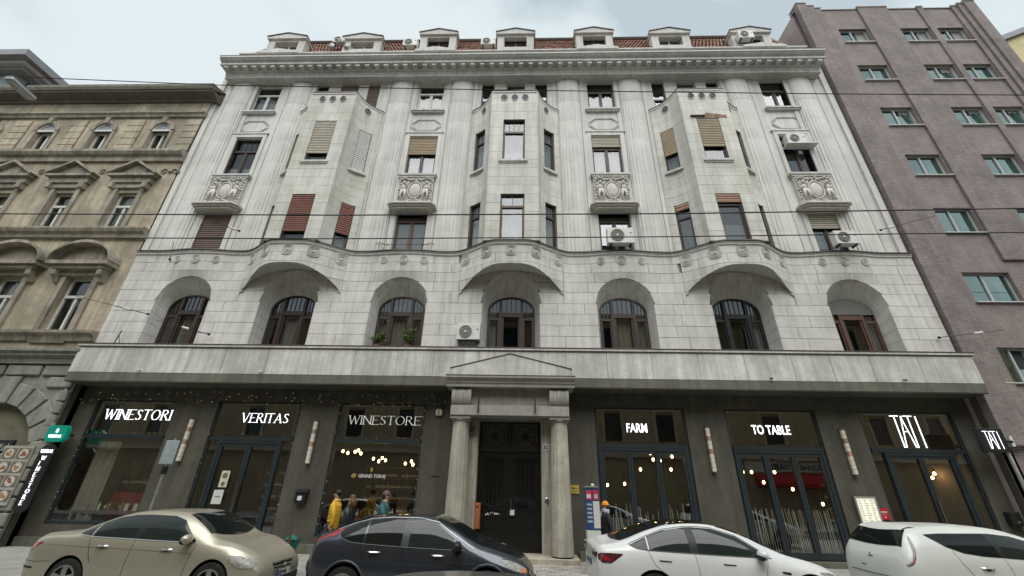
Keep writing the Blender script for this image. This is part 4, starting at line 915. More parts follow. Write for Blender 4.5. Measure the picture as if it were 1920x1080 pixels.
B1(-1.42, 1.48, .6, .66, 4.052, 4.15).build('door_head', PT, DR)
MB().tube([(.11, .57, 1.35), (.11, .52, 1.38), (.11, .52, 1.62), (.11, .57, 1.65)], .012, 6).build('door_handle', CHROME, DR)
t = thing('notice', 'small white square notice on the black entrance door', 'notice', (.14, .55, 1.25)); B1(.08, .22, .563, .568, 1.18, 1.33).build('sheet', WHITE, t)
b = MB()
for k in range(9): x = -.72+k*.055+random.uniform(-.01, .01); z = 1.2+random.uniform(-.05, .05); w = random.uniform(.02, .05); b.box(x, x+w, .59, .594, z, z+w*1.1)
tag(b.build('sticker', WHITE), 'cluster of torn white stickers on the left leaf of the black door', 'sticker')
t = thing('letter_box', 'orange-brown box fixed inside the left jamb of the portal', 'box', (-.98, .3, 1.15)); B1(-1.03, -.86, .25, .5, .8, 1.52).build('case', mat('rust_paint', (.30, .10, .04), .6, var=.15), t, bevel=.01); B1(-.99, -.9, .24, .25, 1.4, 1.43).build('slot', BLACK, t)
t = thing('intercom', 'oval steel intercom on the right jamb of the portal', 'intercom', (1.25, .19, 1.6)); MB().ball((1.25, .19, 1.6), (.07, .03, .12), 14, 8).build('case', CHROME, t, smooth=True); b = MB(); [b.ball((1.25, .158, 1.55+k*.035), (.012, .01, .01), 6, 4) for k in range(4)]; b.build('button', BLACK, t)
t = thing('house_number', 'small white house number plate 32 on the right jamb', 'house number', (1.24, .19, 3.2)); B1(1.14, 1.34, .18, .2, 3.1, 3.31).build('plate', WHITE, t); text('32', .15, 1, .004, .002).xf(T((1.155, .177, 3.15))).build('number', BLACK, t)
t = thing('junction_box', 'small grey electrical box at the top of the left jamb', 'box', (-1.22, .18, 3.65)); B1(-1.29, -1.15, .1, .2, 3.55, 3.66).build('case', GREYP, t); B1(-1.29, -1.15, .1, .2, 3.7, 3.8).build('cover', GREYP, t)
# ================================================================== air conditioners
def ac(loc, w, h, label, grille_right=False, fan=True, rot=0):
    t = thing('air_conditioner', label, 'air conditioner', loc, 'air conditioning units on the grey house', local=True, rz=rot)
    B1(-w/2, w/2, -.15, .15, 0, h).build('casing', WHITE, t, bevel=.015)
    cx = -w*.12; r = h*.38
    b = MB(); b.lathe([(r, 0), (r, .012)], cx, -.165, h/2, 28, 'y'); b.build('fan_grille', GREYP, t)
    g = MB()
    for q in (.35, .6, .85, 1.0): g.tube([(cx+r*q*math.cos(a), -.17, h/2+r*q*math.sin(a)) for a in lin(0, 2*pi, 21)], .006, 4, False)
    for k in range(8): g.tube([(cx, -.17, h/2), (cx+r*math.cos(k*pi/4), -.17, h/2+r*math.sin(k*pi/4))], .005, 4)
    g.build('guard_ring', mat('light_grey', (.4, .4, .38), .5, var=0), t); MB().lathe([(r*.17, -.01), (r*.17, .01)], cx, -.175, h/2, 14, 'y').build('hub', WHITE, t)
    for q in (-w*.4, w*.34): B1(q, q+w*.06, -.15, .15, -.06, -.002).build('foot', BLACK, t)
    MB().box(w*.36, w*.42, -.165, -.152, h*.62, h*.68).build('badge', GREYP, t); return t
ac((4.33, -.4, 10.78), 1.05, .72, 'large white air conditioner with a dark fan on the ledge under a middle window')
ac((13.1, -.42, 10.76), .85, .6, 'white air conditioner on the ledge under the right-hand window of the grey house')
ac((12.98, -.05, 16.42), .85, .55, 'white air conditioner on a shelf in the top of the right fourth floor window')
tag(B1(12.4, 13.8, -.3, .12, 16.3, 16.34).build('shelf', WHITE), 'thin shelf carrying the air conditioner in the right fourth floor window', 'shelf')
ac((-1.55, -.15, 6.78), .86, .62, 'cream air conditioner standing on the parapet ledge left of the middle arched window')
B1(-1.85, -1.25, -.25, .0, 6.5, 6.72).build('bracket', BLACK, [o for o in bpy.data.objects if o.name.startswith('air_conditioner') and abs(o.location.x+1.55) < .1][0]).location = (1.55, .15, -6.78)
ac((-5.95, -.02, 23.85), .8, .56, 'air conditioner left of the third dormer from the left')
ac((-1.6, -.02, 23.85), .8, .56, 'air conditioner left of the middle dormer')
ac((12.4, -.1, 24.0), .8, .58, 'air conditioner in front of the rightmost dormer')
ac((-10.25, .3, 24.7), .7, .5, 'air conditioner high left of the second dormer from the left')
def dish(x, y, z, r, lb):
    t = thing('satellite_dish', lb, 'satellite dish', (x, y, z), 'satellite dishes on the roof', local=True)
    b = MB(); b.lathe([(r*q, -.5*r*q*q) for q in (0.02, .3, .6, .85, 1)], 0, 0, 0, 20, 'y'); b.xf(Matrix.Rotation(.3, 4, 'X')); b.build('reflector', mat('dish_grey', (.35, .34, .32), .5, var=.2), t, smooth=True)
    MB().tube([(0, 0, 0), (0, -.1, -.1), (0, -.5*r-.2, -.02)], .012, 5).build('arm', BLACK, t); MB().tube([(0, .05, 0), (0, .1, -.6)], .02, 5).build('mast', BLACK, t)
dish(-9.95, .1, 24.5, .24, 'satellite dish left of the second dormer'); dish(-10.5, .15, 24.2, .2, 'lower satellite dish left of the second dormer'); dish(-9.6, .1, 24.1, .17, 'small satellite dish closest to the second dormer')
# plants behind the parapet
LEAF = mat('leaf_green', (.07, .13, .03), .6, var=.4, sc=20); LEAF2 = mat('leaf_light', (.20, .26, .05), .6, var=.3, sc=20)
def plant(x, y, z, h, w, n, label, seed):
    R_ = random.Random(seed); t = thing('potted_plant', label, 'plant', (x, y, z))
    MB().lathe([(.11, 0), (.15, .24), (.16, .24)], x, y, z, 12).build('pot', mat('clay_pot', (.2, .1, .06), .8), t)
    s = MB(); lf = MB()
    for k in range(14):
        a, r = R_.uniform(0, 2*pi), R_.uniform(.1, 1)*w; e = Vector((x+r*math.cos(a), y+r*math.sin(a)*.7, z+.24+h*R_.uniform(.35, 1))); s.tube([(x, y, z+.2), (x+(e.x-x)*.4, y+(e.y-y)*.4, z+.25+(e.z-z)*.5), e], .008, 4)
        for j in range(n):
            q = Vector((x, y, z+.25)).lerp(e, R_.uniform(.3, 1.05)); d = Vector((R_.uniform(-1, 1), R_.uniform(-1, 1), R_.uniform(-.3, .9))).normalized()*R_.uniform(.07, .13); sd_ = d.cross(Vector((R_.uniform(-1, 1), R_.uniform(-1, 1), 1))).normalized()*.028
            lf.k = 1 if R_.random() < .35 else 0; lf.face(q, q+d*.5+sd_, q+d, q+d*.5-sd_)
    s.build('stem', SHW, t); lf.build('foliage', [LEAF, LEAF2], t)
plant(-3.9, .2, 6.47, .75, .33, 18, 'leafy light green plant on the sill at the right of the arched window', 1); plant(-5.05, .2, 6.47, .5, .3, 14, 'smaller dark green plant at the left of the arched window', 2)
# juliet rail
b = MB()
for s in (-1, 1):
    b.tube([(-4.42+s*.67, -.15, 10.86), (-4.42+s*1.05, -.3, 10.92), (-4.42+s*1.2, -.3, 10.85)], .012, 4)
    for q in (.75, .85, .95, 1.05): b.tube([(-4.42+s*q, -.25, 10.6), (-4.42+s*q, -.25, 10.9)], .009, 4)
b.tube([(-5.6, -.28, 10.84), (-3.2, -.28, 10.84)], .01, 4); tag(b.build('window_rail', IRON), 'thin iron rail in front of the brown third floor window', 'rail')
# ================================================================== old brown house on the left
BR = mat('old_plaster', (.43, .37, .275), .9, var=.2, sc=.8, bump=.3, streak=.26, stain=((.23, .205, .15), .5, .47, .75))
BR2 = mat('old_moulding', (.35, .315, .25), .9, var=.16, sc=1.5, bump=.3, streak=.3, stain=((.13, .12, .09), .8, .5, .6))
BR3 = mat('old_ashlar', (.24, .24, .21), .9, var=.14, sc=1.5, bump=.3, streak=.2, objvar=.08)
OB = thing('tenement_house', 'old brownish plaster house with pediment windows on the left', 'building', (-22, 3, 0))
bays = [-17.62-2.98*k for k in range(5)]; XR = -15.80; XL = -31
holes = []
for a in bays: holes += [(a-.56, a+.56, 7.05, 9.35), (a-.5, a+.5, 11.75, 13.75), (a-.48, a+.48, 16.2, 17.72)]
holewall('wall', XL, XR, 6.0, 19.6, holes, 0, .25, BR, OB)
def oldwin(a, w, z0, z1, arch=False, tr=.66, cas=0):
    h = w/2; b = MB(); y = .17; zt = z0+(z1-z0)*tr
    for x in (-h, h-.07): b.box(a+x, a+x+.07, y, y+.08, z0, z1)
    b.box(a-h+.07, a+h-.07, y, y+.08, z1-.06, z1); b.box(a-h+.07, a+h-.07, y-.03, y+.08, zt-.06, zt+.05); b.box(a-.045, a+.045, y-.01, y+.08, z0, zt-.06); b.box(a-h+.07, a+h-.07, y, y+.08, z0, z0+.06)
    f = b.build('window', WHITEW, OB)
    for c in ((a-h+.07, a-.045, z0+.06, zt-.06), (a+.045, a+h-.07, z0+.06, zt-.06), (a-h+.07, a+h-.07, zt+.05, z1-.06)): MB().face((c[0], y+.05, c[2]), (c[1], y+.05, c[2]), (c[1], y+.05, c[3]), (c[0], y+.05, c[3])).build('pane', G_UP, f)
    q = MB(); q.box(a-h-.1, a+h+.1, y+.1, 1.6, z0-.1, z1+.1); q.f.pop(2); q.mi.pop(2); q.build('room_lining', ROOM, f)
    if cas: MB().grid(lambda x, z: (x, y+.2+.03*math.sin(x*30), z), lin(a-h, a+h, 20), [z0, z1]).build('curtain', CURTD, f)
for i, a in enumerate(bays):
    oldwin(a, 1.12, 7.05, 9.35, cas=i % 2); oldwin(a, 1.0, 11.75, 13.75, cas=(i+1) % 2)
    # round-headed top floor windows
    oldwin(a, .96, 16.2, 17.62, tr=.98)
    b = MB(); rr = .47
    fan = [(a+rr*math.cos(t), 17.62+rr*math.sin(t)) for t in lin(0, pi, 13)]; b.prism(fan, -.005, .0); b.build('fanlight_pane', mat('fan_glass', (.25, .27, .28), .08, var=0), OB)
    b = MB()
    for t0, t1 in zip(lin(0, pi, 13), lin(0, pi, 13)[1:]):
        b.prism([(a+r*math.cos(t), 17.62+r*math.sin(t)) for t, r in ((t0, .47), (t1, .47), (t1, .66), (t0, .66))], -.1, -.0)
    b.prism([(a-.1, 18.05), (a+.1, 18.05), (a+.13, 18.42), (a-.13, 18.42)], -.16, 0)
    b.box(a-.64, a-.49, -.07, 0, 16.2, 17.615); b.box(a+.49, a+.64, -.07, 0, 16.2, 17.615); b.build('arch_surround', BR2, OB)
    b = MB()
    for t0, t1 in zip(lin(0, pi, 13), lin(0, pi, 13)[1:]):
        b.prism([(a+r*math.cos(t), 17.62+r*math.sin(t)) for t, r in ((t0, .40), (t1, .40), (t1, .47), (t0, .47))], -.03, -.006)
    b.box(a-.47, a+.47, -.05, 0, 17.56, 17.66); b.build('window_head', WHITEW, OB)
    # pilaster between bays with rusticated blocks
    for k in range(5): B1(a+1.49-.42, a+1.49+.42, -.07, 0, 16.25+k*.42, 16.25+k*.42+.395).build('pilaster_block', BR, OB, bevel=.01) if a+1.9 < XR else None
    if a == bays[0]:
        for k in range(5): B1(XR-.75, XR, -.07, 0, 16.25+k*.42, 16.25+k*.42+.395).build('pilaster_block', BR, OB, bevel=.01)
    # second floor: triangular pediment on brackets
    b = MB(); b.box(a-.72, a-.52, -.08, 0, 11.75, 13.95); b.box(a+.52, a+.72, -.08, 0, 11.75, 13.95); b.box(a-.8, a+.8, -.12, 0, 13.953, 14.2); b.box(a-.95, a+.95, -.2, 0, 14.203, 14.5)
    for s in (-1, 1): b.box(a+s*.78-.1, a+s*.78+.1, -.26, 0, 13.9, 14.2)
    b.build('window_surround', BR2, OB)
    b = MB(); b.box(a-1.08, a+1.08, -.34, 0, 14.503, 14.62); b.prism([(a-1.08, 14.623), (a+1.08, 14.623), (a, 15.32)], -.16, 0)
    for s in (-1, 1): b.prism([(a+s*1.12, 14.625), (a, 15.33), (a, 15.45), (a+s*1.2, 14.68)], -.36, -.0)
    b.build('pediment', BR2, OB)
    # relief between the pediments
    c = MB(); cx = a+1.49 if a+1.6 < XR-.2 else XR-.7
    for s in (-1, 1): c.tube([(cx, -.03, 15.0), (cx+s*.25, -.05, 15.12), (cx+s*.45, -.04, 14.98), (cx+s*.3, -.04, 14.86), (cx+s*.2, -.04, 14.96)], .035, 5)
    c.ball((cx, -.04, 14.98), (.12, .07, .1)); c.build('relief_scroll', BR2, OB, smooth=True)
    # first floor: segmental hood on consoles
    b = MB(); b.box(a-.8, a-.58, -.1, 0, 7.05, 9.4); b.box(a+.58, a+.8, -.1, 0, 7.05, 9.4); b.box(a-.92, a+.92, -.16, 0, 9.403, 9.62); b.build('window_surround', BR2, OB)
    for s in (-1, 1): b = MB(); b.prism([(0, 9.1), (-.12, 9.12), (-.2, 9.3), (-.34, 9.38), (-.36, 9.62), (0, 9.62)], a+s*.95-.1, a+s*.95+.1, 'x'); b.build('console', BR2, OB)
    b = MB(); b.box(a-1.12, a+1.12, -.4, 0, 9.623, 9.76); b.box(a-1.28, a+1.28, -.52, 0, 9.763, 9.92)
    arc = [(a+1.28*math.cos(t)/math.cos(.0), 9.92+.82*math.sin(t)) for t in lin(0, pi, 17)]
    b.prism(arc, -.18, 0)
    for p, q in zip(arc, arc[1:]):
        o_ = lambda P: (a+(P[0]-a)*1.03, 9.92+(P[1]-9.92)*1.12+.03); b.prism([p, q, o_(q), o_(p)], -.56, 0)
    b.build('arched_hood', BR2, OB)
    b = MB(); b.prism([(a-.95, 6.86), (a+.95, 6.86), (a+.95, 6.7), (a+.7, 6.7), (a+.7, 6.56), (a-.7, 6.56), (a-.7, 6.7), (a-.95, 6.7)], -.1, 0); b.build('apron_panel', BR3, OB)
sweep('string_course', [(0, 15.55), (-.12, 15.55), (-.14, 15.8), (-.26, 15.86), (-.34, 15.98), (-.34, 16.12), (0, 16.16)], XL, XR+.05, BR2, OB)
sweep('string_course', [(0, 11.2), (-.12, 11.22), (-.16, 11.4), (-.28, 11.48), (-.34, 11.6), (-.34, 11.68), (0, 11.72)], XL, XR+.05, BR2, OB)
sweep('string_course', [(0, 6.62), (-.1, 6.64), (-.16, 6.8), (-.3, 6.9), (-.32, 7.0), (0, 7.03)], XL, XR+.02, BR2, OB)
sweep('string_course', [(0, 5.75), (-.12, 5.75), (-.16, 5.95), (-.3, 6.02), (-.3, 6.1), (-.4, 6.16), (-.4, 6.25), (0, 6.3)], XL, XR+.02, BR3, OB)
sweep('upper_moulding', [(0, 18.5), (-.1, 18.5), (-.14, 18.62), (-.22, 18.68), (-.22, 18.76), (0, 18.8)], XL, XR+.1, BR2, OB)
sweep('frieze', [(0, 18.81), (-.06, 18.81), (-.06, 19.49), (0, 19.49)], XL, XR+.05, BR, OB)
EAVE = mat('eave_paint', (.13, .11, .085), .8, var=.2)
sweep('eave', [(.2, 19.5), (-.15, 19.5), (-.2, 19.62), (-.62, 19.72), (-.62, 19.8), (.2, 20.0)], XL, XR+.45, EAVE, OB)
sweep('gutter', [(-.6, 19.8), (-.68, 19.82), (-.74, 19.96), (-.74, 20.12), (-.62, 20.14), (.2, 20.4)], XL, XR+.47, mat('gutter_zinc', (.17, .155, .12), .6, .3, var=.2), OB)
# lower storey: ashlar
holewall('ground_wall', XL, XR, 0, 6.0, [(-20.1, -16.3, 0, 4.35), (-25.6, -21.8, 0, 4.35)], .05, .35, BR3, OB)
for cx in (-18.2, -23.7):
    b = MB(); n = 16
    for t0, t1 in zip(lin(0, pi, n+1), lin(0, pi, n+1)[1:]):
        p, q = (cx+1.9*math.cos(t0), 2.45+1.9*math.sin(t0)), (cx+1.9*math.cos(t1), 2.45+1.9*math.sin(t1)); b.prism([p, q, (q[0], 4.36), (p[0], 4.36)], .04, .4)
    b.build('arch_spandrel', BR3, OB)
    for k in range(11): # voussoirs
        t0, t1 = pi*k/11+.015, pi*(k+1)/11-.015; tm = (t0+t1)/2; L_ = .95 if k == 5 else .7+.12*abs(math.cos(tm)); b = MB()
        b.prism([(cx+r*math.cos(t), 2.45+r*math.sin(t)) for t, r in ((t0, 1.9), (t0, 1.9+L_), (t1, 1.9+L_), (t1, 1.9))], -.05, .05); b.build('voussoir', BR3, OB, bevel=.02)
    B1(cx-1.9, cx+1.9, .3, .34, 0, 4.4).build('shopfront_blind', mat('blind_olive', (.15, .145, .10), .8, var=.15), OB)
def rust(x0, x1, z0, z1):
    B1(x0+.025, x1-.025, -.06, .05, z0+.03, z1-.03).build('rusticated_block', BR3, OB, bevel=.03)
for r in range(13):
    z0 = .1+r*.43
    if z0+.43 > 5.75: continue
    for cx0, cx1 in ((-16.32, XR), (-21.85, -20.1)):
        if z0 < 3.2 or cx0 > -17: rust(cx0 if z0 < 3.0 else cx0+.15, cx1, z0, z0+.43) if z0 < 4.6 else None
for x0, x1 in ((-17.2, -15.83), (-18.6, -17.25), (-20.0, -18.65), (-21.4, -20.05)):
    rust(x0, x1, 5.3, 5.73)
rust(-16.8, -15.83, 4.87, 5.3); rust(-21.5, -20.6, 4.87, 5.3)
B1(XR-.25, XR, .3, 8, 0, 20).build('side_wall', BR, OB); B1(XL, XR-.25, 7.5, 8, 0, 20).build('rear_wall', BR, OB)
MB().prism([(.1, 20.2), (5, 23), (9, 23), (9, 19)], XL, XR, 'x').build('roof', mat('old_roof', (.12, .07, .05), .9, var=.3), OB)
# food posters, menu sign
t = thing('food_poster', 'poster with eight photographs of dishes beside the arch on the left', 'poster', (-16.45, -.1, 2.1))
B1(-16.98, -15.97, -.12, -.07, 1.15, 2.92).build('board', mat('poster_grey', (.34, .33, .29), .6, var=.1), t)
DISH = [mat('dish_a', (.33, .16, .07), .6, var=.6, sc=25), mat('dish_b', (.28, .09, .05), .6, var=.6, sc=25), mat('plate_white', (.5, .48, .42), .5, var=.1)]
for r in range(4):
    for c in range(2):
        x, z = -16.72+c*.5, 2.68-r*.42; B1(x-.23, x+.23, -.124, -.121, z-.17, z+.17).build('photo', mat('photo_ground', (.16, .13, .10), .5, var=.3, sc=12), t)
        MB().lathe([(.15, 0), (.15, .004)], x, -.13, z, 18, 'y').build('plate', DISH[2], t); b = MB()
        for k in range(7): b.ball((x+random.uniform(-.07, .07), -.132, z+random.uniform(-.07, .07)), (.05, .006, .04), 7, 5)
        b.build('dish', DISH[(r+c) % 2], t)
t = thing('hanging_sign', 'black sign with white script word Wok at the left edge of the picture', 'sign', (-17.3, 0, 2.9)); B1(-18.2, -16.88, -.02, .05, 2.66, 3.1).build('sign_board', BLACK, t); B1(-18.22, -16.86, -.03, .06, 2.63, 2.66).build('trim', WHITE, t)
serif('Wok', .24, -17.42, 2.76, -.04, .42, slant=.25, serifs=False).build('lettering', WHITE, t)
# glazed penthouse
PH = thing('penthouse', 'modern glazed rooftop penthouse with a grey flat overhanging roof at upper left', 'building', (-34, 5, 20))
PHM = mat('penthouse_metal', (.26, .26, .27), .5, .2, var=.08)
b = MB(); b.box(-46, -31.2, 1.5, 22, 26.0, 26.5); b.build('roof', PHM, PH); B1(-46, -31.6, 1.9, 22, 25.75, 25.997).build('soffit_trim', mat('trim_grey', (.42, .42, .42), .5, var=.05), PH); B1(-46, -31.9, 2.2, 22, 25.55, 25.747).build('soffit_trim', PHM, PH)
B1(-46, -32.6, 2.6, 22, 20, 25.54).build('glass_wall', mat('sky_glass', (.32, .42, .42), .08, .3, var=.15, sc=.6), PH)
b = MB(); [b.box(-32.62, -32.55, 2.6+k*1.5, 2.66+k*1.5, 20, 25.5) for k in range(8)]; [b.box(-34.2-k*1.6, -34.14-k*1.6, 2.55, 2.6, 20, 25.5) for k in range(6)]; b.box(-46, -32.55, 2.54, 2.6, 23.6, 23.7); b.build('mullion', PHM, PH)
# ================================================================== brick block on the right
BK = mat('grey_purple_brick', (.24, .203, .193), .85, var=.15, sc=1.2, bump=.25, streak=.07, brick=(.25, .075, .008, .80, (.13, .11, .105)))
BK2 = mat('panel_brick', (.25, .212, .20), .85, var=.13, sc=1.0, bump=.2, streak=.05, brick=(.25, .075, .008, .88, (.15, .125, .12)))
SIDE = mat('pink_render', (.36, .30, .285), .9, var=.08, sc=1)
BB = thing('brick_block', 'seven storey grey-purple brick block with teal tinted windows on the right', 'building', (22, 3, 0))
ZW2 = [(5.55, 6.82), (8.6, 9.87), (11.7, 12.96), (14.72, 15.95), (17.75, 18.99), (20.91, 22.11), (23.94, 25.13)]
x1col = {0: (17.0, 18.95), 1: (17.52, 19.3)}
TOP = 26.85
holes = []
for i, (z0, z1) in enumerate(ZW2):
    p, q = x1col.get(i, (17.75, 19.27)); holes.append((p, q, z0, z1)); holes.append((21.06, 22.6, z0, z1)); holes.append((22.95, 24.46, z0, z1))
holewall('wall', 15.84, 25.6, 3.5, TOP, holes, .10, .28, BK2, BB)
B1(15.84, 25.6, .35, 12, 0, TOP-.1).build('core', SIDE, BB)
holewall('ground_wall', 15.84, 25.6, 0, 3.5, [(17.2, 19, .3, 3), (20.5, 23.5, .3, 3)], .1, .3, BK, BB)
B1(17.2, 19, .34, .36, .3, 3).build('pane', G_DK, BB)
# stepped piers (each its own plane)
for x0, x1, y, zt in ((15.86, 16.4, -.17, 27.1), (16.4, 16.86, -.08, 27.0), (16.86, 17.28, .01, 26.93), (19.32, 20.95, .0, 26.95), (22.62, 22.93, .02, 26.93), (24.5, 24.78, .01, 26.93), (24.78, 25.05, -.08, 27.0), (25.05, 25.65, -.17, 27.1)):
    zlo = 3.5 if x0 != 19.32 else 10.4
    b = MB(); b.box(x0, x1, y, .098+.02*(x0 > 25), zlo if x0 < 17 or x0 > 19 else 10.3, zt); b.build('pier', BK, BB)
    B1(x0-.02, x1+.02, y-.04, .5, zt+.002, zt+.08).build('coping', MT['trim_grey'], BB)
B1(15.84, 25.6, .05, .5, TOP+.002, TOP+.07).build('coping', PHM, BB)
SIL = mat('sill_white', (.6, .6, .58), .4, .2, var=.05)
rw = random.Random(5); wf = {}
for i, (z0, z1) in enumerate(ZW2):
    for j, (p, q) in enumerate((x1col.get(i, (17.75, 19.27)), (21.06, 22.6), (22.95, 24.46))):
        b = MB(); w = q-p; m_ = p+w*.46; y = .24
        b.box(p, p+.05, y, y+.09, z0, z1); b.box(q-.05, q, y, y+.09, z0, z1); b.box(p+.05, q-.05, y, y+.09, z1-.05, z1); b.box(p+.05, q-.05, y, y+.09, z0, z0+.06); b.box(m_-.035, m_+.035, y-.01, y+.09, z0+.06, z1-.05)
        f = b.build('window', MT['trim_grey'], BB)
        MB().face((p+.05, y+.04, z0+.06), (m_-.035, y+.04, z0+.06), (m_-.035, y+.04, z1-.05), (p+.05, y+.04, z1-.05)).build('pane', G_TEAL, f)
        tilt = 0 if rw.random() < .25 else rw.uniform(.06, .22)
        MB().face((m_+.035, y+.04, z0+.06), (q-.05, y+.04, z0+.06), (q-.05, y+.04-0+tilt*.9, z1-.05), (m_+.035, y+.04+tilt*.9, z1-.05)).build('pane', G_TEAL, f)
        MB().box(p-.04, q+.04, -.0, .24, z0-.035, z0-.003).build('window_sill', SIL, f)
        r_ = MB(); r_.box(p-.05, q+.05, y+.1, .349, z0-.03, z1+.03); 
        MB().grid(lambda x, z: (x, .343+.003*math.sin(x*24), z), lin(q-.5, q-.05, 18), [z0+.05, z1-.05]).build('curtain', CURT, f)
        B1(p, q, .346, .349, z0, z1).build('dark_room', mat('teal_dark', (.02, .035, .03), .6, var=0), f)
b = MB(); b.box(15.9, 25.6, .02, .1, 3.42, 3.5); b.build('string_course', BK, BB)
YB = thing('yellow_house', 'yellow gable of a building far behind the brick block at upper right', 'building', (34, 6, 0))
MB().prism([(31, 0), (42, 0), (42, 30.2), (33.2, 29.2), (31, 28.2)], 3.0, 14).build('wall', mat('yellow_plaster', (.55, .47, .27), .85, var=.1, sc=.5, streak=.1), YB)
MB().prism([(30.8, 28.14), (33.2, 29.24), (42, 30.25), (42, 30.6), (33.1, 29.6), (30.7, 28.5)], 2.8, 14).build('roof', PHM, YB)
# building on beyond the brick block, outside the frame
# ================================================================== house across the street (mirrored in the glass)
OP = thing('opposite_house', 'sand coloured house across the street, mirrored in the restaurant windows', 'building', (3, -21, 0))
OPM = mat('sand_plaster', (.42, .34, .21), .9, var=.1, sc=1, streak=.15)
hs = []; 
for k in range(27):
    x = -56+k*4.2
    for z in (5.4, 9.2, 12.8): hs.append((x, x+1.3, z, z+2.1))
holewall('wall', -60, 60, 0, 15.5, hs, -19.0, -.25, OPM, OP)
for k, h in enumerate(hs):
    f = MB(); f.box(h[0], h[1], -19.2, -19.15, h[2], h[3]); f.build('window', mat('dark_pane', (.03, .035, .04), .1, var=0), OP)
b = MB()
for h in hs: x0, x1, z0, z1 = h; b.box(x0-.2, x0, -19, -18.94, z0-.1, z1+.2); b.box(x1, x1+.2, -19, -18.94, z0-.1, z1+.2); b.box(x0-.3, x1+.3, -19, -18.85, z1+.2, z1+.4)
w_ = b.build('window_surround', mat('sand_light', (.5, .45, .33), .9, var=.08), OP)
B1(-60, 60, -19.1, -18.7, 4.2, 4.5).build('string_course', MT['sand_light'], OP); B1(-60, 60, -19.1, -18.4, 15.5, 16.0).build('cornice', MT['sand_light'], OP); B1(-60, 60, -26, -19.3, 0, 15.8).build('core', OPM, OP)
t = thing('shop_awning', 'red awning across the street mirrored in the TO TABLE window', 'awning', (21, -18.5, 3)); MB().prism([(-19, 3.3), (-17.9, 2.6), (-17.9, 2.35), (-19, 2.4)], 18.0, 25, 'x').build('canvas', mat('red_canvas', (.45, .03, .03), .8, var=.1), t); B1(18.0, 25, -19.0, -18.96, 2.3, 2.4).build('rail', BLACK, t)
t = thing('shop_sign', 'white butcher sign across the street mirrored in the TO TABLE window', 'sign', (20.5, -18.9, 3.7)); B1(17.5, 23.9, -18.98, -18.9, 3.4, 4.1).build('board', WHITE, t); text('HÚS·HENTESÁRU', .55, 1, .01, .006).xf(T((23.4, -18.88, 3.55)) @ Matrix.Rotation(pi, 4, 'Z')).build('lettering', BLACK, t)
# ================================================================== wires and street lamp
def wire(pts, r, label, sag=.0):
    P = []
    for a, b_ in zip(pts, pts[1:]):
        for t in lin(0, 1, 14)[:-1]: q = Vector(a).lerp(Vector(b_), t); q.z -= sag*4*t*(1-t); P.append(q)
    P.append(Vector(pts[-1])); return tag(MB().tube(P, r, 5).build('overhead_wire', BLACK), label, 'wire')
wire([(-40, -6, 16.0), (-20, -6, 13.9), (-14.41, -6, 13.44), (-8.99, -6, 13.05), (.09, -6, 12.70), (9.17, -6, 12.42), (14.52, -6, 12.3), (40, -6, 11.9)], .014, 'highest overhead wire crossing in front of the top floor windows')
wire([(-40, -8, 6.75), (-9.97, -8, 6.70), (-3.05, -8, 6.67), (3.49, -8, 6.71), (9.76, -8, 6.83), (40, -8, 7.3)], .013, 'upper of the two overhead wires crossing the third floor windows')
wire([(-40, -8, 6.2), (-9.62, -8, 6.14), (-2.93, -8, 6.13), (3.12, -8, 6.19), (9.49, -8, 6.3), (40, -8, 6.9)], .011, 'lower of the two overhead wires crossing the third floor windows')
def span(a, b_, ins, label):
    t = thing('wire_anchor', label, 'wire anchor', a, 'wire anchors on the facades'); A_, B_ = Vector(a), Vector(b_)
    MB().tube([A_, A_.lerp(B_, .45)], .016, 5).build('rod', BLACK, t); MB().tube([A_.lerp(B_, .45), B_], .01, 4).build('cable', BLACK, t)
    p = A_.lerp(B_, ins); d = (B_-A_).normalized(); MB().tube([p-d*.12, p-d*.08, p, p+d*.08, p+d*.12], [.02, .05, .04, .05, .02], 8).build('insulator', WHITE, t)
    MB().ball(a, .05, 8, 6).build('eye_bolt', IRON, t)
span((-11.35, -.15, 6.93), (-12.9, -.9, 7.2), .45, 'anchor rod with white insulator between the two left arched windows')
span((-14.1, -.1, 7.75), (-16.0, -1.2, 8.0), .3, 'anchor rod at the far left of the arched window row')
span((-11.45, -.4, 11.4), (-12.3, -1.0, 11.5), .2, 'anchor rod beside the brown shuttered window')
span((-14.2, -.1, 10.2), (-13.0, -1.4, 10.2), .3, 'anchor rod at the left end of the wave ledge')
span((15.0, -.1, 11.7), (16.6, -.8, 11.9), .2, 'anchor rod at the right edge beside the brick block, upper')
span((15.35, -.1, 7.1), (16.9, -.8, 7.15), .62, 'anchor rod with white insulator at the lower right edge')
t = thing('bracket', 'small forked iron bracket on the parapet at the far left', 'bracket', (-14.7, -.3, 6.47)); b = MB(); b.tube([(-14.7, -.3, 6.47), (-14.62, -.3, 7.0)], .018, 5); b.tube([(-14.64, -.3, 6.8), (-14.5, -.3, 6.5)], .014, 5); b.build('fork', IRON, t)
t = thing('street_lamp', 'grey street lamp head hanging from a wire at upper left', 'street lamp', (-14.3, -6.6, 12.4), local=True)
b = MB(); b.prism([(-.13, .0), (-.09, .12), (.09, .12), (.13, 0), (.1, -.03), (-.1, -.03)], -.42, .32, 'y'); b.build('housing', mat('lamp_grey', (.30, .31, .31), .5, .2, var=.1), t, bevel=.03)
B1(-.09, .09, -.38, .28, -.06, -.032).build('lens', mat('lamp_lens', (.42, .42, .38), .3, var=.05), t); MB().tube([(0, 0, .12), (0, 0, .3)], .02, 6).build('hanger', IRON, t); MB().tube([(-.2, .1, .28), (.2, -.1, .28)], .03, 6).build('clamp', IRON, t)
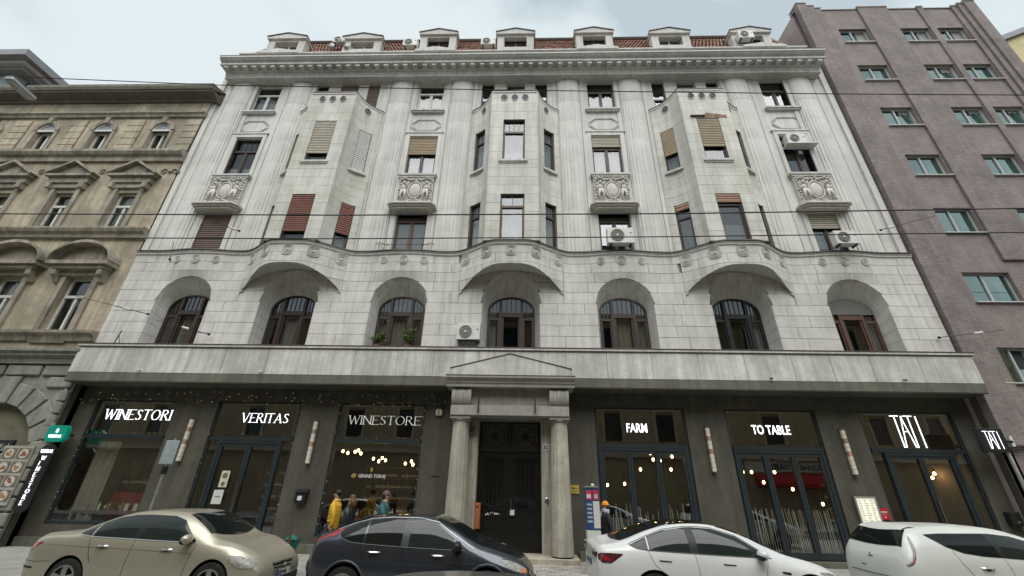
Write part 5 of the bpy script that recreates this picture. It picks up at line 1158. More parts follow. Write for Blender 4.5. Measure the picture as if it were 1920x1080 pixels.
t.rotation_euler = (0, -.05, .12); t.location = (-14.55, -6.4, 12.35)
# ================================================================== street furniture
t = thing('road_sign', 'back of a grey rectangular road sign on a leaning pole behind the beige car', 'sign', (-8.65, -3.2, 0)); MB().tube([(-8.68, -3.2, 0), (-8.68, -3.2, 2.98)], .03, 8).build('pole', mat('galvanised', (.30, .32, .32), .45, .6, var=.15), t)
b = MB(); b.box(-8.86, -8.5, -3.26, -3.24, 2.35, 2.92); b.build('sign_plate', mat('sign_back', (.36, .42, .44), .5, .3, var=.1), t, bevel=.008); b = MB(); b.box(-8.8, -8.56, -3.238, -3.2, 2.5, 2.54); b.box(-8.8, -8.56, -3.238, -3.2, 2.75, 2.79); b.build('clip', IRON, t); B1(-8.73, -8.63, -3.24, -3.16, 2.12, 2.3).build('sticker', BLACK, t)
t = thing('litter_bin', 'teal green plastic litter bag flared open behind the front of the beige car', 'bin', (-5.25, -3.0, 0))
GB = mat('green_plastic', (.01, .16, .11), .35, var=.25, sc=8); b = MB()
b.grid(lambda h, k: (-5.25+(.16+.16*h**1.5*(1+.35*math.cos(k*2*pi/24*4)))*math.cos(2*pi*k/24)*(1.15), -3.0+(.16+.16*h**1.5*(1+.35*math.cos(k*2*pi/24*4)))*math.sin(2*pi*k/24), .12+.62*h+.08*h*math.cos(k*2*pi/24*4)), lin(0, 1, 8), list(range(25))); b.build('bag', GB, t, smooth=True)
MB().tube([(-5.22, -2.85, 0), (-5.22, -2.85, .95)], .03, 8).build('post', mat('rust_post', (.12, .06, .05), .7), t); MB().tube([(-5.25+.33*math.cos(a), -3+.3*math.sin(a), .7) for a in lin(0, 2*pi, 17)], .012, 5, False).build('ring', IRON, t)
# parking meter / totem
t = thing('parking_meter', 'tall narrow parking ticket machine covered in blue, red and white stickers', 'parking meter', (2.4, -1.6, 0))
B1(2.22, 2.58, -1.75, -1.45, .0, 1.0).build('base', mat('totem_white', (.62, .62, .6), .5, var=.1, sc=5), t, bevel=.01); B1(2.215, 2.585, -1.755, -1.445, 1.003, 2.0).build('cabinet', mat('totem_blue', (.02, .06, .16), .5, var=.2, sc=6), t, bevel=.01); B1(2.2, 2.6, -1.77, -1.43, 2.003, 2.06).build('cap', GREYP, t, bevel=.015); MB().ball((2.45, -1.6, 2.08), .05).build('beacon', WHITE, t)
pk = mat('sticker_red', (.5, .04, .06), .5, var=.2, sc=15); b = MB(); b.k = 0; b.box(2.235, 2.38, -1.76, -1.757, 1.72, 1.95); b.box(2.43, 2.57, -1.76, -1.757, 1.72, 1.96); b.k = 1; b.box(2.25, 2.36, -1.764, -1.761, 1.76, 1.86); b.box(2.46, 2.49, -1.764, -1.761, 1.76, 1.86); b.box(2.51, 2.54, -1.764, -1.761, 1.76, 1.86)
b.box(2.41, 2.58, -1.76, -1.757, 1.05, 1.69); b.k = 2
for k in range(5): b.box(2.24, 2.38, -1.76, -1.757, 1.18+k*.1, 1.23+k*.1)
b.build('sticker', [pk, WHITE, mat('sticker_grey', (.35, .38, .42), .5, var=.3, sc=30)], t)
# ================================================================== cars
RUB = mat('tyre_rubber', (.018, .018, .018), .8, var=.1); GLS = mat('car_glass', (.010, .013, .012), .04, var=0, spec=.35); GLS2 = mat('car_glass_green', (.018, .026, .023), .05, var=0, spec=.4)
ALU = mat('alloy', (.45, .45, .44), .3, .8, var=.05); BLP = mat('black_trim', (.012, .012, .013), .45, var=0); HL = mat('headlight_lens', (.30, .305, .28), .4, var=.35, sc=16); HLD = mat('headlight_dark', (.2, .2, .2), .1, var=.3, sc=14, coat=1)
TLR = mat('tail_red', (.32, .01, .02), .15, var=.15, sc=12, coat=1); TLD = mat('tail_dark_red', (.07, .012, .018), .12, var=.3, sc=10, coat=1); AMB = mat('amber_lens', (.55, .18, .03), .2, var=0, coat=1)
def cat(p0, p1, p2, p3, t): return .5*((2*p1)+(-p0+p2)*t+(2*p0-5*p1+4*p2-p3)*t*t+(-p0+3*p1-3*p2+p3)*t**3)
class Car:
    def __init__(s, st, bow=.03):
        s.st = st; s.bow = bow
    def at(s, x):
        st = s.st; x = max(st[0][0], min(st[-1][0], x)); i = 0
        while i < len(st)-2 and x > st[i+1][0]: i += 1
        a, b_ = st[i], st[i+1]; h = b_[0]-a[0]; t = (x-a[0])/h; p, n = st[max(0, i-1)], st[min(len(st)-1, i+2)]; out = [x]
        for k in range(1, 7):
            d1 = (b_[k]-p[k])/(b_[0]-p[0]) if i > 0 else (b_[k]-a[k])/h; d2 = (n[k]-a[k])/(n[0]-a[0]) if i+2 < len(st) else (b_[k]-a[k])/h
            s0 = (b_[k]-a[k])/h
            # limit overshoot (monotone-ish)
            if s0 == 0: d1 = d2 = 0
            else: d1 = s0*max(0, min(3, d1/s0)); d2 = s0*max(0, min(3, d2/s0))
            t2, t3 = t*t, t*t*t; out.append(a[k]*(2*t3-3*t2+1)+h*d1*(t3-2*t2+t)+b_[k]*(-2*t3+3*t2)+h*d2*(t3-t2))
        return out
    def sec(s, x):
        _, zb, w, zs_, ws, zt, wt = s.at(x); gh = zt-zs_; q = s.bow*min(1, max(0, gh/.4))
        k = [(0, zb), (.75*w, zb), (.94*w, zb+.03), (.985*w, zb+.28*(zs_-zb)), (w, zb+.58*(zs_-zb)), (.99*w, zb+.82*(zs_-zb)), (ws, zs_), (ws+(wt-ws)*.36+q, zs_+gh*.42), (ws+(wt-ws)*.74+q*.8, zs_+gh*.76), (wt, zs_+gh*.92), (wt*.82, zs_+gh*.975), (wt*.45, zs_+gh*.995), (0, zt)]
        out = []
        for i in range(len(k)-1):
            p = [k[max(0, i-1)], k[i], k[i+1], k[min(len(k)-1, i+2)]]
            for j in range(3): t = j/3; out.append((cat(p[0][0], p[1][0], p[2][0], p[3][0], t), cat(p[0][1], p[1][1], p[2][1], p[3][1], t)))
        out.append(k[-1]); return out
    def side(s, x, z):
        c = s.sec(x)[6:]
        for (ya, za), (yb, zb) in zip(c, c[1:]):
            if za <= z <= zb and zb > za: return ya+(yb-ya)*(z-za)/(zb-za)
        return c[-1][0] if z > c[-1][1] else c[0][0]
    def top(s, x, y):
        c = s.sec(x)[18:]; y = abs(y)
        for (ya, za), (yb, zb) in zip(c, c[1:]):
            if yb <= y <= ya and ya > yb: return za+(zb-za)*(ya-y)/(ya-yb)
        return c[0][1]
    def body(s, paint, par, wheels, wr, n=86):
        x0, x1 = s.st[0][0], s.st[-1][0]; b = MB(); m = len(s.sec(x0)); vs = []
        xs = sorted(set([x0+(x1-x0)*i/n for i in range(n+1)]+[p[0] for p in s.st]))
        for x in xs:
            c = s.sec(x); ring = [(x, -y, z) for y, z in c]+[(x, y, z) for y, z in c[-2:0:-1]]; vs.append(ring)
        R_ = len(vs[0]); V = [p for r in vs for p in r]; Fs = []
        for i in range(len(vs)-1):
            for k in range(R_): Fs.append((i*R_+k, i*R_+(k+1) % R_, (i+1)*R_+(k+1) % R_, (i+1)*R_+k))
        Fs += [tuple(range(R_)), tuple(range((len(vs)-1)*R_, len(vs)*R_))[::-1]]
        b.add(V, Fs); o = b.build('body', paint, par, weld=True)
        for wx in wheels:
            c = MB(); c.lathe([(wr, -1.3), (wr, 1.3)], wx, 0, .33, 40, 'y'); 
            W0 = s.at(wx)[2]; cc = MB(); [cc.lathe([(wr, sg*(W0-.30)), (wr, sg*(W0+.3))], wx, 0, .34, 44, 'y') for sg in (-1, 1)]
            ct = cc.build('cut', BLP); o2 = bpy.data.objects.new('tmp', o.data); COL.objects.link(o2); md = o2.modifiers.new('b', 'BOOLEAN'); md.object = ct; md.operation = 'DIFFERENCE'; md.solver = 'EXACT'
            dg = bpy.context.evaluated_depsgraph_get(); dg.update(); me = bpy.data.meshes.new_from_object(o2.evaluated_get(dg)); me.name = 'body'; o.data = me; bpy.data.objects.remove(o2); bpy.data.objects.remove(ct)
        me = o.data
        if not me.materials: me.materials.append(paint)
        while len(me.materials) < 2: me.materials.append(BLP)
        me.materials[1] = BLP; Wm = max(q[2] for q in s.st)
        for p_ in me.polygons:
            cc_ = p_.center; p_.material_index = 0
            for wx in wheels:
                rr_ = math.hypot(cc_.x-wx, cc_.z-.34)
                if rr_ < wr*1.003 and abs(cc_.y) < Wm-.012 and abs(cc_.y) > Wm-.4 and (abs(p_.normal.y) < .5 or rr_ < wr*.97): p_.material_index = 1
        me.shade_smooth(); me.set_sharp_from_angle(angle=math.radians(42))
        if not me.materials: me.materials.append(paint)
        return o
    def panel(s, name, m, par, pts_lo, pts_hi, off=.006, nx=26, nz=7, sides=(-1, 1), thick=0):
        def itp(P, x):
            for (xa, za), (xb, zb) in zip(P, P[1:]):
                if xa <= x <= xb: return za+(zb-za)*(x-xa)/(xb-xa)
            return P[-1][1]
        xa, xb = max(pts_lo[0][0], pts_hi[0][0]), min(pts_lo[-1][0], pts_hi[-1][0]); out = []
        xs = sorted(set(lin(xa, xb, nx)+[p[0] for p in pts_lo+pts_hi if xa < p[0] < xb]))
        for sg in sides:
            b = MB(); b.grid(lambda x, t: (x, sg*(s.side(x, (z := itp(pts_lo, x)+(itp(pts_hi, x)-itp(pts_lo, x))*t))+off), z), xs, lin(0, 1, nz)); out.append(b.build(name, m, par, smooth=True))
        return out
    def line(s, name, m, par, pts, r=.004, sides=(-1, 1), off=.002):
        P = [(pts[0][0]+(0), pts[0][1])]
        for a, c in zip(pts, pts[1:]):
            for t in lin(0, 1, 8)[1:]: P.append((a[0]+(c[0]-a[0])*t, a[1]+(c[1]-a[1])*t))
        for sg in sides: MB().tube([(x, sg*(s.side(x, z)+off), z) for x, z in P], r, 4).build(name, m, par)
    def deck(s, name, m, par, xa, xb, wy, off=.006, nx=14, ny=15):
        b = MB(); b.grid(lambda t, u: ((x := xa(u)+(xb(u)-xa(u))*t), (y := u*(wy(t))), s.top(x, y)+off), lin(0, 1, nx), lin(-1, 1, ny)); return b.build(name, m, par, smooth=True)
def wheel(par, x, y, sg, r=.325, spokes=5, dark=False):
    w = MB(); y0 = y; w.lathe([(r*.68, -.11), (r*.93, -.11), (r, -.08), (r, .08), (r*.93, .11), (r*.68, .11)], x, y0, r+.005, 32, 'y', False); wo_ = w.build('wheel', RUB, par, smooth=40)
    rm = MB(); yf = y0-.10*(-sg)*-1 if False else y0+sg*.095
    rm.lathe([(r*.62, sg*.03), (r*.69, sg*.03), (r*.69, -sg*.1), (r*.62, -sg*.1)], x, yf, r+.005, 32, 'y', False)
    for k in range(spokes):
        a = 2*pi*k/spokes+.3; c, d = math.cos(a), math.sin(a); e_, f_ = -d, c; W1, W2 = .028, .05
        q = [(x+c*r*.1+e_*W2, r+d*r*.1+f_*W2), (x+c*r*.66+e_*W1*1.6, r+d*r*.66+f_*W1*1.6), (x+c*r*.66-e_*W1*1.6, r+d*r*.66-f_*W1*1.6), (x+c*r*.1-e_*W2, r+d*r*.1-f_*W2)]
        rm.prism(q, yf-.0, yf+sg*.025)
    rm.lathe([(r*.2, 0), (r*.2, sg*.035)], x, yf, r+.005, 16, 'y'); rm.build('rim', ALU, wo_, smooth=35)
    MB().lathe([(r*.6, 0), (r*.6, .01)], x, y0+sg*.02, r+.005, 24, 'y').build('brake_disc', BLP, wo_)
def mirror(par, x, y, z, sg, paint, f=1):
    b = MB(); b.ball((x, y+sg*.10, z), (.085, .13, .085), 14, 10); m_ = b.build('mirror', paint, par, smooth=True); MB().prism([(x-.03, z-.07), (x+.06, z-.07), (x+.05, z-.02), (x-.02, z-.02)], *sorted((y-sg*.05, y+sg*.09))).build('mirror_arm', BLP, m_)
    MB().ball((x-.03*f, y+sg*.11, z-.035), (.07, .115, .055), 12, 8).build('mirror_base', BLP, m_, smooth=True)
def handle(car, par, x, z, m, flush=False):
    for sg in (-1, 1):
        y = car.side(x, z)
        if flush: MB().tube([(x-.11, sg*(y+.003), z+.004), (x-.08, sg*(y+.004), z-.004), (x+.1, sg*(y+.004), z-.012)], [.012, .011, .009], 6).build('door_handle', m, par)
        else:
            h = MB(); h.ball((x, sg*(y-.004), z-.02), (.07, .012, .04), 10, 6); h.build('handle_recess', BLP, par, smooth=True)
            MB().tube([(x-.11, sg*(y+.004), z), (x-.07, sg*(y+.03), z), (x+.07, sg*(y+.03), z), (x+.11, sg*(y+.004), z)], [.013, .016, .016, .013], 6).build('door_handle', m, par)
def plate(par, x, y, z, sg, txt, wdt=.46, rot=0):
    p = B1(-.006, .006, -wdt/2, wdt/2, -.055, .055); p.xf(T((x, y, z)) @ Matrix.Rotation(rot, 4, 'Y')); o = p.build('number_plate', WHITE, par)
    q = B1(-.008, .008, -wdt/2-.004, -wdt/2+.04, -.055, .055); q.xf(T((x, y, z)) @ Matrix.Rotation(rot, 4, 'Y')); q.build('plate_band', mat('plate_blue', (.02, .05, .35), .5, var=0), o)
    tx = text(txt, .105, .8, .002, .002); tx.xf(T((x+sg*.009, y-sg*wdt/2*.78, z-.036)) @ Matrix.Rotation(sg*pi/2, 4, 'Z')); tx.build('plate_text', BLP, o)
def newcar(label, x, y, z=0): return thing('parked_car', label, 'car', (x, y, z), 'cars parked along the street', local=True)
paintB = mat('champagne_paint', (.44, .41, .325), .33, .45, var=.04, sc=2, coat=.4); paintG = mat('graphite_paint', (.040, .046, .060), .25, .5, var=.06, sc=2, coat=1)
paintW = mat('white_paint', (.70, .71, .70), .28, 0, var=.03, sc=2, coat=.5); paintP = mat('pearl_white_paint', (.64, .66, .62), .34, 0, var=.03, sc=2, coat=.3)
# --- beige saloon
t = newcar('beige metallic saloon, leftmost of the parked cars', -8.95, -4.68, -.02)
c = Car([(0, .42, .62, .74, .58, .86, .46), (.04, .36, .74, .82, .70, .93, .56), (.14, .30, .83, .93, .78, 1.02, .64), (.35, .24, .88, .98, .83, 1.06, .70), (.85, .20, .905, 1.00, .86, 1.10, .70), (1.1, .20, .905, 1.0, .865, 1.22, .66), (1.55, .20, .905, .99, .87, 1.40, .60), (2.0, .20, .905, .975, .87, 1.455, .575), (2.45, .20, .905, .96, .87, 1.46, .575), (2.85, .20, .905, .945, .87, 1.42, .585), (3.2, .2, .905, .93, .865, 1.27, .625), (3.6, .20, .905, .905, .85, 1.03, .70), (3.95, .21, .905, .87, .83, .955, .70), (4.2, .22, .895, .80, .78, .87, .64), (4.4, .24, .86, .72, .72, .77, .58), (4.53, .26, .79, .62, .66, .66, .50), (4.62, .34, .66, .50, .54, .54, .42)])
c.body(paintB, t, (1.02, 3.74), .375)
BLO = [(1.02, 1.035), (1.3, 1.02), (2.0, 1.0), (2.9, .975), (3.38, .96)]
c.panel('side_window', GLS2, t, [(.98, 1.055), (1.22, 1.025)], [(.98, 1.07), (1.22, 1.205)]); c.panel('side_window', GLS2, t, [(1.26, 1.022), (2.06, 1.0)], [(1.26, 1.225), (1.5, 1.325), (1.8, 1.375), (2.06, 1.385)]); c.panel('side_window', GLS2, t, [(2.2, .995), (3.28, .965)], [(2.2, 1.385), (2.6, 1.375), (2.85, 1.31), (3.28, .99)])
c.panel('window_trim', BLP, t, [(2.06, 1.0), (2.2, .995)], [(2.06, 1.385), (2.2, 1.385)], off=.004)
c.line('chrome_strip', CHROME, t, [(.98, 1.045), (1.26, 1.013), (2.2, .985), (3.3, .955)], .007)
c.deck('windscreen', GLS, t, lambda u: 3.60-.16*u*u, lambda u: 2.88-.05*u*u, lambda t_: .70-.13*t_); c.deck('rear_window', GLS, t, lambda u: .92+.05*u*u, lambda u: 1.62, lambda t_: .66-.08*t_)
c.line('door_seam', BLP, t, [(2.13, .98), (2.10, .6), (2.08, .3)]); c.line('door_seam', BLP, t, [(3.32, .93), (3.25, .6), (3.2, .3)]); c.line('door_seam', BLP, t, [(1.24, .99), (1.34, .75), (1.42, .62)]); c.line('body_crease', mat('crease_shade', (.16, .14, .10), .5, var=0), t, [(.3, .88), (1.2, .855), (2.2, .83), (3.3, .79)], .0035)
c.line('bumper_seam', BLP, t, [(.06, .62), (.35, .60), (.62, .62)], .003); c.panel('bumper_strip', BLP, t, [(.06, .50), (.34, .49)], [(.06, .53), (.34, .52)]); c.line('chrome_strip', CHROME, t, [(.06, .345), (.4, .33)], .008)
c.panel('tail_light', TLR, t, [(.045, .70), (.14, .76), (.34, .90)], [(.045, .80), (.12, .90), (.34, .915)]); c.panel('headlight', HL, t, [(4.0, .72), (4.2, .60), (4.38, .575), (4.5, .58)], [(4.0, .775), (4.2, .765), (4.38, .71), (4.5, .64)], off=.008)
c.panel('bumper_strip', BLP, t, [(4.1, .40), (4.5, .40)], [(4.1, .435), (4.5, .435)]); c.panel('air_intake', BLP, t, [(4.3, .27), (4.52, .3)], [(4.3, .31), (4.52, .34)])
b = MB(); b.prism([(-.32, .49), (.32, .49), (.36, .60), (-.36, .60)], 4.5, 4.63, 'x'); b.build('grille', BLP, t, bevel=.02); b = MB(); b.tube([(4.635, -.35, .60), (4.64, 0, .605), (4.635, .35, .60)], .011, 6); b.tube([(4.64, -.33, .545), (4.645, 0, .545), (4.64, .33, .545)], .016, 6); b.prism([(-.05, .52), (-.04, .57), (.05, .57), (.04, .52)], 4.64, 4.66, 'x'); b.build('grille_bar', CHROME, t)
B1(4.5, 4.63, -.7, .7, .2, .36).build('lower_bumper', BLP, t, bevel=.03); plate(t, 4.66, 0, .41, 1, 'LEP 910')
for x in (1.55, 2.8): handle(c, t, x, .875-.03*(x > 2), CHROME)
for sg in (-1, 1):
    mirror(t, 3.18, sg*.86, 1.02, sg, paintB)
    for x in (1.02, 3.74): wheel(t, x, sg*.79, sg, .33)
# --- dark hatchback
t = newcar('dark graphite hatchback parked in front of the portal', -3.56, -4.58, -.04)
c = Car([(0, .40, .66, .78, .60, .92, .46), (.04, .34, .78, .90, .70, 1.03, .58), (.14, .28, .86, 1.02, .80, 1.14, .66), (.38, .22, .905, 1.05, .85, 1.24, .64), (.7, .20, .92, 1.04, .87, 1.36, .62), (1.1, .20, .92, 1.02, .88, 1.46, .60), (1.55, .20, .92, 1.0, .885, 1.50, .59), (2.05, .20, .92, .98, .885, 1.50, .585), (2.4, .20, .92, .965, .88, 1.455, .60), (2.8, .20, .92, .945, .87, 1.28, .64), (3.15, .20, .92, .92, .86, 1.08, .70), (3.45, .21, .92, .88, .84, .99, .70), (3.8, .22, .905, .80, .79, .89, .66), (4.05, .25, .86, .71, .72, .78, .60), (4.2, .28, .80, .62, .66, .66, .52), (4.3, .36, .66, .5, .54, .54, .42)])
c.body(paintG, t, (.78, 3.42), .385)
c.panel('side_window', GLS, t, [(.52, 1.20), (.6, 1.12), (.8, 1.06), (1.05, 1.035)], [(.52, 1.205), (.8, 1.32), (1.05, 1.38)]); c.panel('side_window', GLS, t, [(1.09, 1.03), (1.78, 1.0)], [(1.09, 1.39), (1.4, 1.43), (1.78, 1.435)]); c.panel('side_window', GLS2, t, [(1.92, .995), (2.78, .965)], [(1.92, 1.435), (2.2, 1.42), (2.42, 1.36), (2.78, 1.13)]); c.panel('side_window', BLP, t, [(2.81, .96), (3.05, .955)], [(2.81, 1.11), (3.05, .965)])
c.panel('window_trim', mat('pillar_grey', (.06, .065, .075), .35, var=0), t, [(1.78, 1.0), (1.92, .995)], [(1.78, 1.435), (1.92, 1.435)], off=.004)
c.line('chrome_strip', mat('satin_strip', (.4, .41, .42), .3, .6, var=0), t, [(.53, 1.21), (.6, 1.11), (.8, 1.045), (1.1, 1.02), (1.9, .985), (3.0, .95)], .006); c.line('roof_strip', MT['satin_strip'], t, [(.5, 1.235), (.8, 1.345), (1.1, 1.42), (1.5, 1.452), (2.05, 1.45), (2.42, 1.39), (2.8, 1.16), (3.15, .98)], .009)
c.deck('windscreen', GLS, t, lambda u: 3.14-.14*u*u, lambda u: 2.42-.05*u*u, lambda t_: .71-.13*t_); c.deck('rear_window', GLS, t, lambda u: .22+.04*u*u, lambda u: .66, lambda t_: .62-.04*t_)
c.line('door_seam', BLP, t, [(1.85, .98), (1.83, .6), (1.82, .3)]); c.line('door_seam', BLP, t, [(2.98, .94), (2.9, .6), (2.86, .3)]); c.line('door_seam', BLP, t, [(.98, .99), (1.1, .78), (1.2, .65)]); c.line('arch_lip', MT['pillar_grey'], t, [(.78-.40*math.cos(a), .36+.40*math.sin(a)) for a in lin(.25, pi-.25, 9)], .012); c.line('arch_lip', MT['pillar_grey'], t, [(3.42-.40*math.cos(a), .36+.40*math.sin(a)) for a in lin(.25, pi-.25, 9)], .012)
c.panel('tail_light', TLR, t, [(.42, 1.12), (.48, 1.14), (.60, 1.22)], [(.42, 1.2), (.5, 1.25), (.60, 1.275)]); c.panel('tail_light', TLR, t, [(.15, 1.03), (.3, 1.1), (.42, 1.14)], [(.15, 1.07), (.3, 1.15), (.42, 1.19)])
c.panel('headlight', HL, t, [(3.66, .80), (3.85, .70), (4.02, .64), (4.14, .62)], [(3.66, .83), (3.85, .80), (4.02, .74), (4.14, .67)], off=.007); c.panel('indicator', AMB, t, [(4.05, .64), (4.15, .625)], [(4.05, .70), (4.15, .655)], off=.012)
b = MB(); b.prism([(-.4, .36), (.4, .36), (.45, .55), (-.45, .55)], 4.16, 4.30, 'x'); b.build('grille', BLP, t, bevel=.02); plate(t, 4.32, 0, .46, 1, 'KSV 318')
for x in (1.3, 2.5): handle(c, t, x, .90-.03*(x > 2), CHROME)
for sg in (-1, 1):
    mirror(t, 2.86, sg*.88, 1.03, sg, BLP)
    for x in (.78, 3.42): wheel(t, x, sg*.80, sg, .33, 10)
c.deck('rear_spoiler', paintG, t, lambda u: .62, lambda u: .95, lambda t_: .58, off=.03); MB().tube([(1.0, 0, 1.47), (.82, 0, 1.66)], .006, 4).build('aerial', BLP, t)
# --- white electric fastback
t = newcar('white electric fastback with dark glass roof, right of the portal', 1.84, -4.75, .01)
c = Car([(0, .44, .64, .80, .60, .92, .46), (.04, .36, .78, .88, .72, 1.01, .58), (.13, .30, .86, .97, .80, 1.06, .68), (.32, .24, .905, .99, .85, 1.09, .70), (.62, .20, .92, .99, .87, 1.17, .66), (1.0, .19, .925, .98, .885, 1.31, .60), (1.4, .19, .925, .965, .885, 1.41, .57), (1.85, .19, .925, .95, .885, 1.445, .56), (2.25, .19, .925, .935, .88, 1.42, .565), (2.7, .19, .925, .92, .875, 1.29, .61), (3.1, .19, .925, .90, .865, 1.09, .68), (3.4, .2, .925, .87, .85, .965, .72), (3.75, .21, .915, .82, .81, .885, .70), (4.05, .23, .88, .73, .75, .79, .64), (4.25, .26, .82, .62, .68, .67, .54), (4.38, .36, .68, .5, .56, .54, .44)])
c.body(paintW, t, (.98, 3.62), .385)
c.panel('side_window', GLS, t, [(.62, 1.075), (.72, 1.035), (.92, 1.015)], [(.62, 1.08), (.92, 1.20)]); c.panel('side_window', GLS2, t, [(.94, 1.013), (1.66, .985)], [(.94, 1.21), (1.25, 1.31), (1.66, 1.365)]); c.panel('side_window', GLS2, t, [(1.80, .98), (3.0, .935)], [(1.80, 1.37), (2.15, 1.355), (2.55, 1.245), (3.0, .955)])
c.panel('window_trim', BLP, t, [(1.66, .985), (1.80, .98)], [(1.66, 1.365), (1.80, 1.37)], off=.004); c.line('window_trim', BLP, t, [(.60, 1.08), (.72, 1.03), (.94, 1.005), (1.8, .972), (3.05, .93)], .008); c.line('window_trim', BLP, t, [(.60, 1.09), (.94, 1.22), (1.25, 1.322), (1.66, 1.378), (1.9, 1.38), (2.15, 1.367), (2.55, 1.257), (3.02, .958)], .007)
c.deck('glass_roof', GLS, t, lambda u: .40+.08*u*u, lambda u: 2.3, lambda t_: .60-.08*math.sin(min(1, t_*1.4)*pi/2), nx=26); c.deck('windscreen', GLS, t, lambda u: 3.2-.14*u*u, lambda u: 2.33-.04*u*u, lambda t_: .70-.14*t_)
c.line('door_seam', BLP, t, [(1.73, .965), (1.76, .6), (1.8, .3)], .003); c.line('door_seam', BLP, t, [(2.98, .92), (2.86, .62), (2.8, .3)], .003); c.line('door_seam', BLP, t, [(.92, .995), (1.0, .8), (1.3, .55)], .003)
c.panel('tail_light', TLD, t, [(.045, .84), (.10, .80), (.25, .80), (.46, .93)], [(.045, .92), (.10, .945), (.25, .95), (.46, .945)], off=.006)
c.panel('tail_light', TLR, t, [(.12, .835), (.25, .835)], [(.12, .92), (.25, .86)], off=.010, nx=6)
for sg in (-1, 1): MB().prism([(.03, .86), (-.012, .87), (-.012, .935), (.06, .95)], *sorted((sg*.45, sg*.70)), 'y').build('tail_light', TLD, t)
c.panel('side_camera', BLP, t, [(3.16, .72), (3.3, .70)], [(3.16, .75), (3.3, .735)], nx=6); c.panel('headlight', HLD, t, [(3.82, .72), (4.0, .65), (4.2, .60)], [(3.82, .745), (4.0, .73), (4.2, .655)])
plate(t, -.02, 0, .74, -1, 'AA 48', rot=0); bpy.data.objects
gp = [o for o in t.children if o.name.startswith('number_plate')][0]; gp.data.materials[0] = mat('plate_green', (.25, .45, .3), .5, var=0)
MB().tube([(-.005, -.62, 1.0), (-.015, 0, 1.035), (-.005, .62, 1.0)], .012, 6).build('boot_lip', paintW, t)
for x in (1.2, 2.3): handle(c, t, x, .86-.03*(x > 2), BLP, True)
for sg in (-1, 1):
    mirror(t, 2.86, sg*.87, .99, sg, paintW)
    for x in (.98, 3.62): wheel(t, x, sg*.80, sg, .335)
t.scale = (1.02, 1, 1)
# --- white hatch at right
t = newcar('white hatchback with tall dark rear window, rightmost, cut by the frame', 7.38, -4.62, -.06)
c = Car([(0, .40, .70, .72, .66, .90, .50), (.04, .32, .80, .84, .76, 1.02, .60), (.12, .26, .86, 1.00, .82, 1.16, .64), (.25, .22, .885, 1.06, .84, 1.36, .60), (.42, .20, .89, 1.07, .85, 1.50, .57), (.7, .19, .89, 1.07, .855, 1.535, .56), (1.2, .19, .89, 1.05, .86, 1.56, .56), (1.7, .19, .89, 1.03, .86, 1.56, .56), (2.2, .19, .89, 1.01, .86, 1.51, .57), (2.7, .19, .89, .99, .855, 1.36, .60), (3.15, .19, .89, .97, .85, 1.15, .66), (3.5, .20, .885, .94, .84, 1.04, .70), (3.9, .22, .87, .87, .79, .94, .66), (4.2, .25, .83, .76, .72, .82, .58), (4.38, .30, .74, .62, .64, .66, .50), (4.45, .38, .62, .5, .52, .54, .42)])
c.body(paintP, t, (.80, 3.50), .375)
c.panel('side_window', GLS, t, [(.62, 1.40), (.85, 1.23), (1.1, 1.14), (1.42, 1.10), (1.72, 1.085)], [(.62, 1.41), (.9, 1.43), (1.72, 1.445)], nx=30); c.panel('side_window', GLS2, t, [(1.82, 1.08), (3.1, 1.02)], [(1.82, 1.445), (2.2, 1.41), (2.65, 1.28), (3.1, 1.04)]); c.panel('window_trim', BLP, t, [(1.72, 1.085), (1.82, 1.08)], [(1.72, 1.445), (1.82, 1.445)], off=.004)
c.deck('rear_window', GLS, t, lambda u: .125+.03*u*u, lambda u: .40, lambda t_: .68-.11*t_, off=.012); c.deck('windscreen', GLS, t, lambda u: 3.2-.14*u*u, lambda u: 2.3, lambda t_: .68-.13*t_)
c.panel('tail_light', mat('clear_lens', (.30, .30, .32), .5, var=.2, sc=10), t, [(.06, .90), (.14, .95), (.22, 1.04), (.29, 1.16), (.345, 1.34)], [(.06, .93), (.14, 1.0), (.22, 1.12), (.29, 1.30), (.345, 1.39)], off=.006); c.panel('tail_light', TLR, t, [(.07, .91), (.16, .98), (.22, 1.06)], [(.07, .915), (.16, 1.0), (.22, 1.08)], off=.011)
c.line('door_seam', BLP, t, [(1.76, 1.07), (1.82, .7), (1.84, .3)], .003); c.line('door_seam', BLP, t, [(3.0, 1.0), (2.96, .6), (2.9, .3)], .003); c.line('door_seam', BLP, t, [(.92, 1.17), (.98, 1.0), (1.15, .72), (1.2, .6)], .003); c.line('boot_seam', BLP, t, [(.05, .62), (.2, .60), (.4, .66)], .003)
c.deck('roof_spoiler', paintP, t, lambda u: .30+.05*u*u, lambda u: .62, lambda t_: .55, off=.028)
for x in (1.38, 2.72): handle(c, t, x, .93-.02*(x > 2), CHROME)
b = MB(); b.tube([(.03, .05*math.cos(a), .98+.05*math.sin(a)) for a in lin(0, 2*pi, 15)], .008, 5, False); b.box(.015, .035, -.06, .06, .972, .99); b.build('badge', CHROME, t); b = MB(); b.box(-.002, .01, .15, .28, .80, .825); b.build('badge', CHROME, t); MB().tube([(-.006, -.6, .70), (-.012, 0, .69), (-.006, .6, .70)], .006, 5).build('boot_seam', BLP, t)
for sg in (-1, 1):
    mirror(t, 3.0, sg*.86, 1.08, sg, paintP)
    for x in (.80, 3.50): wheel(t, x, sg*.78, sg, .33)
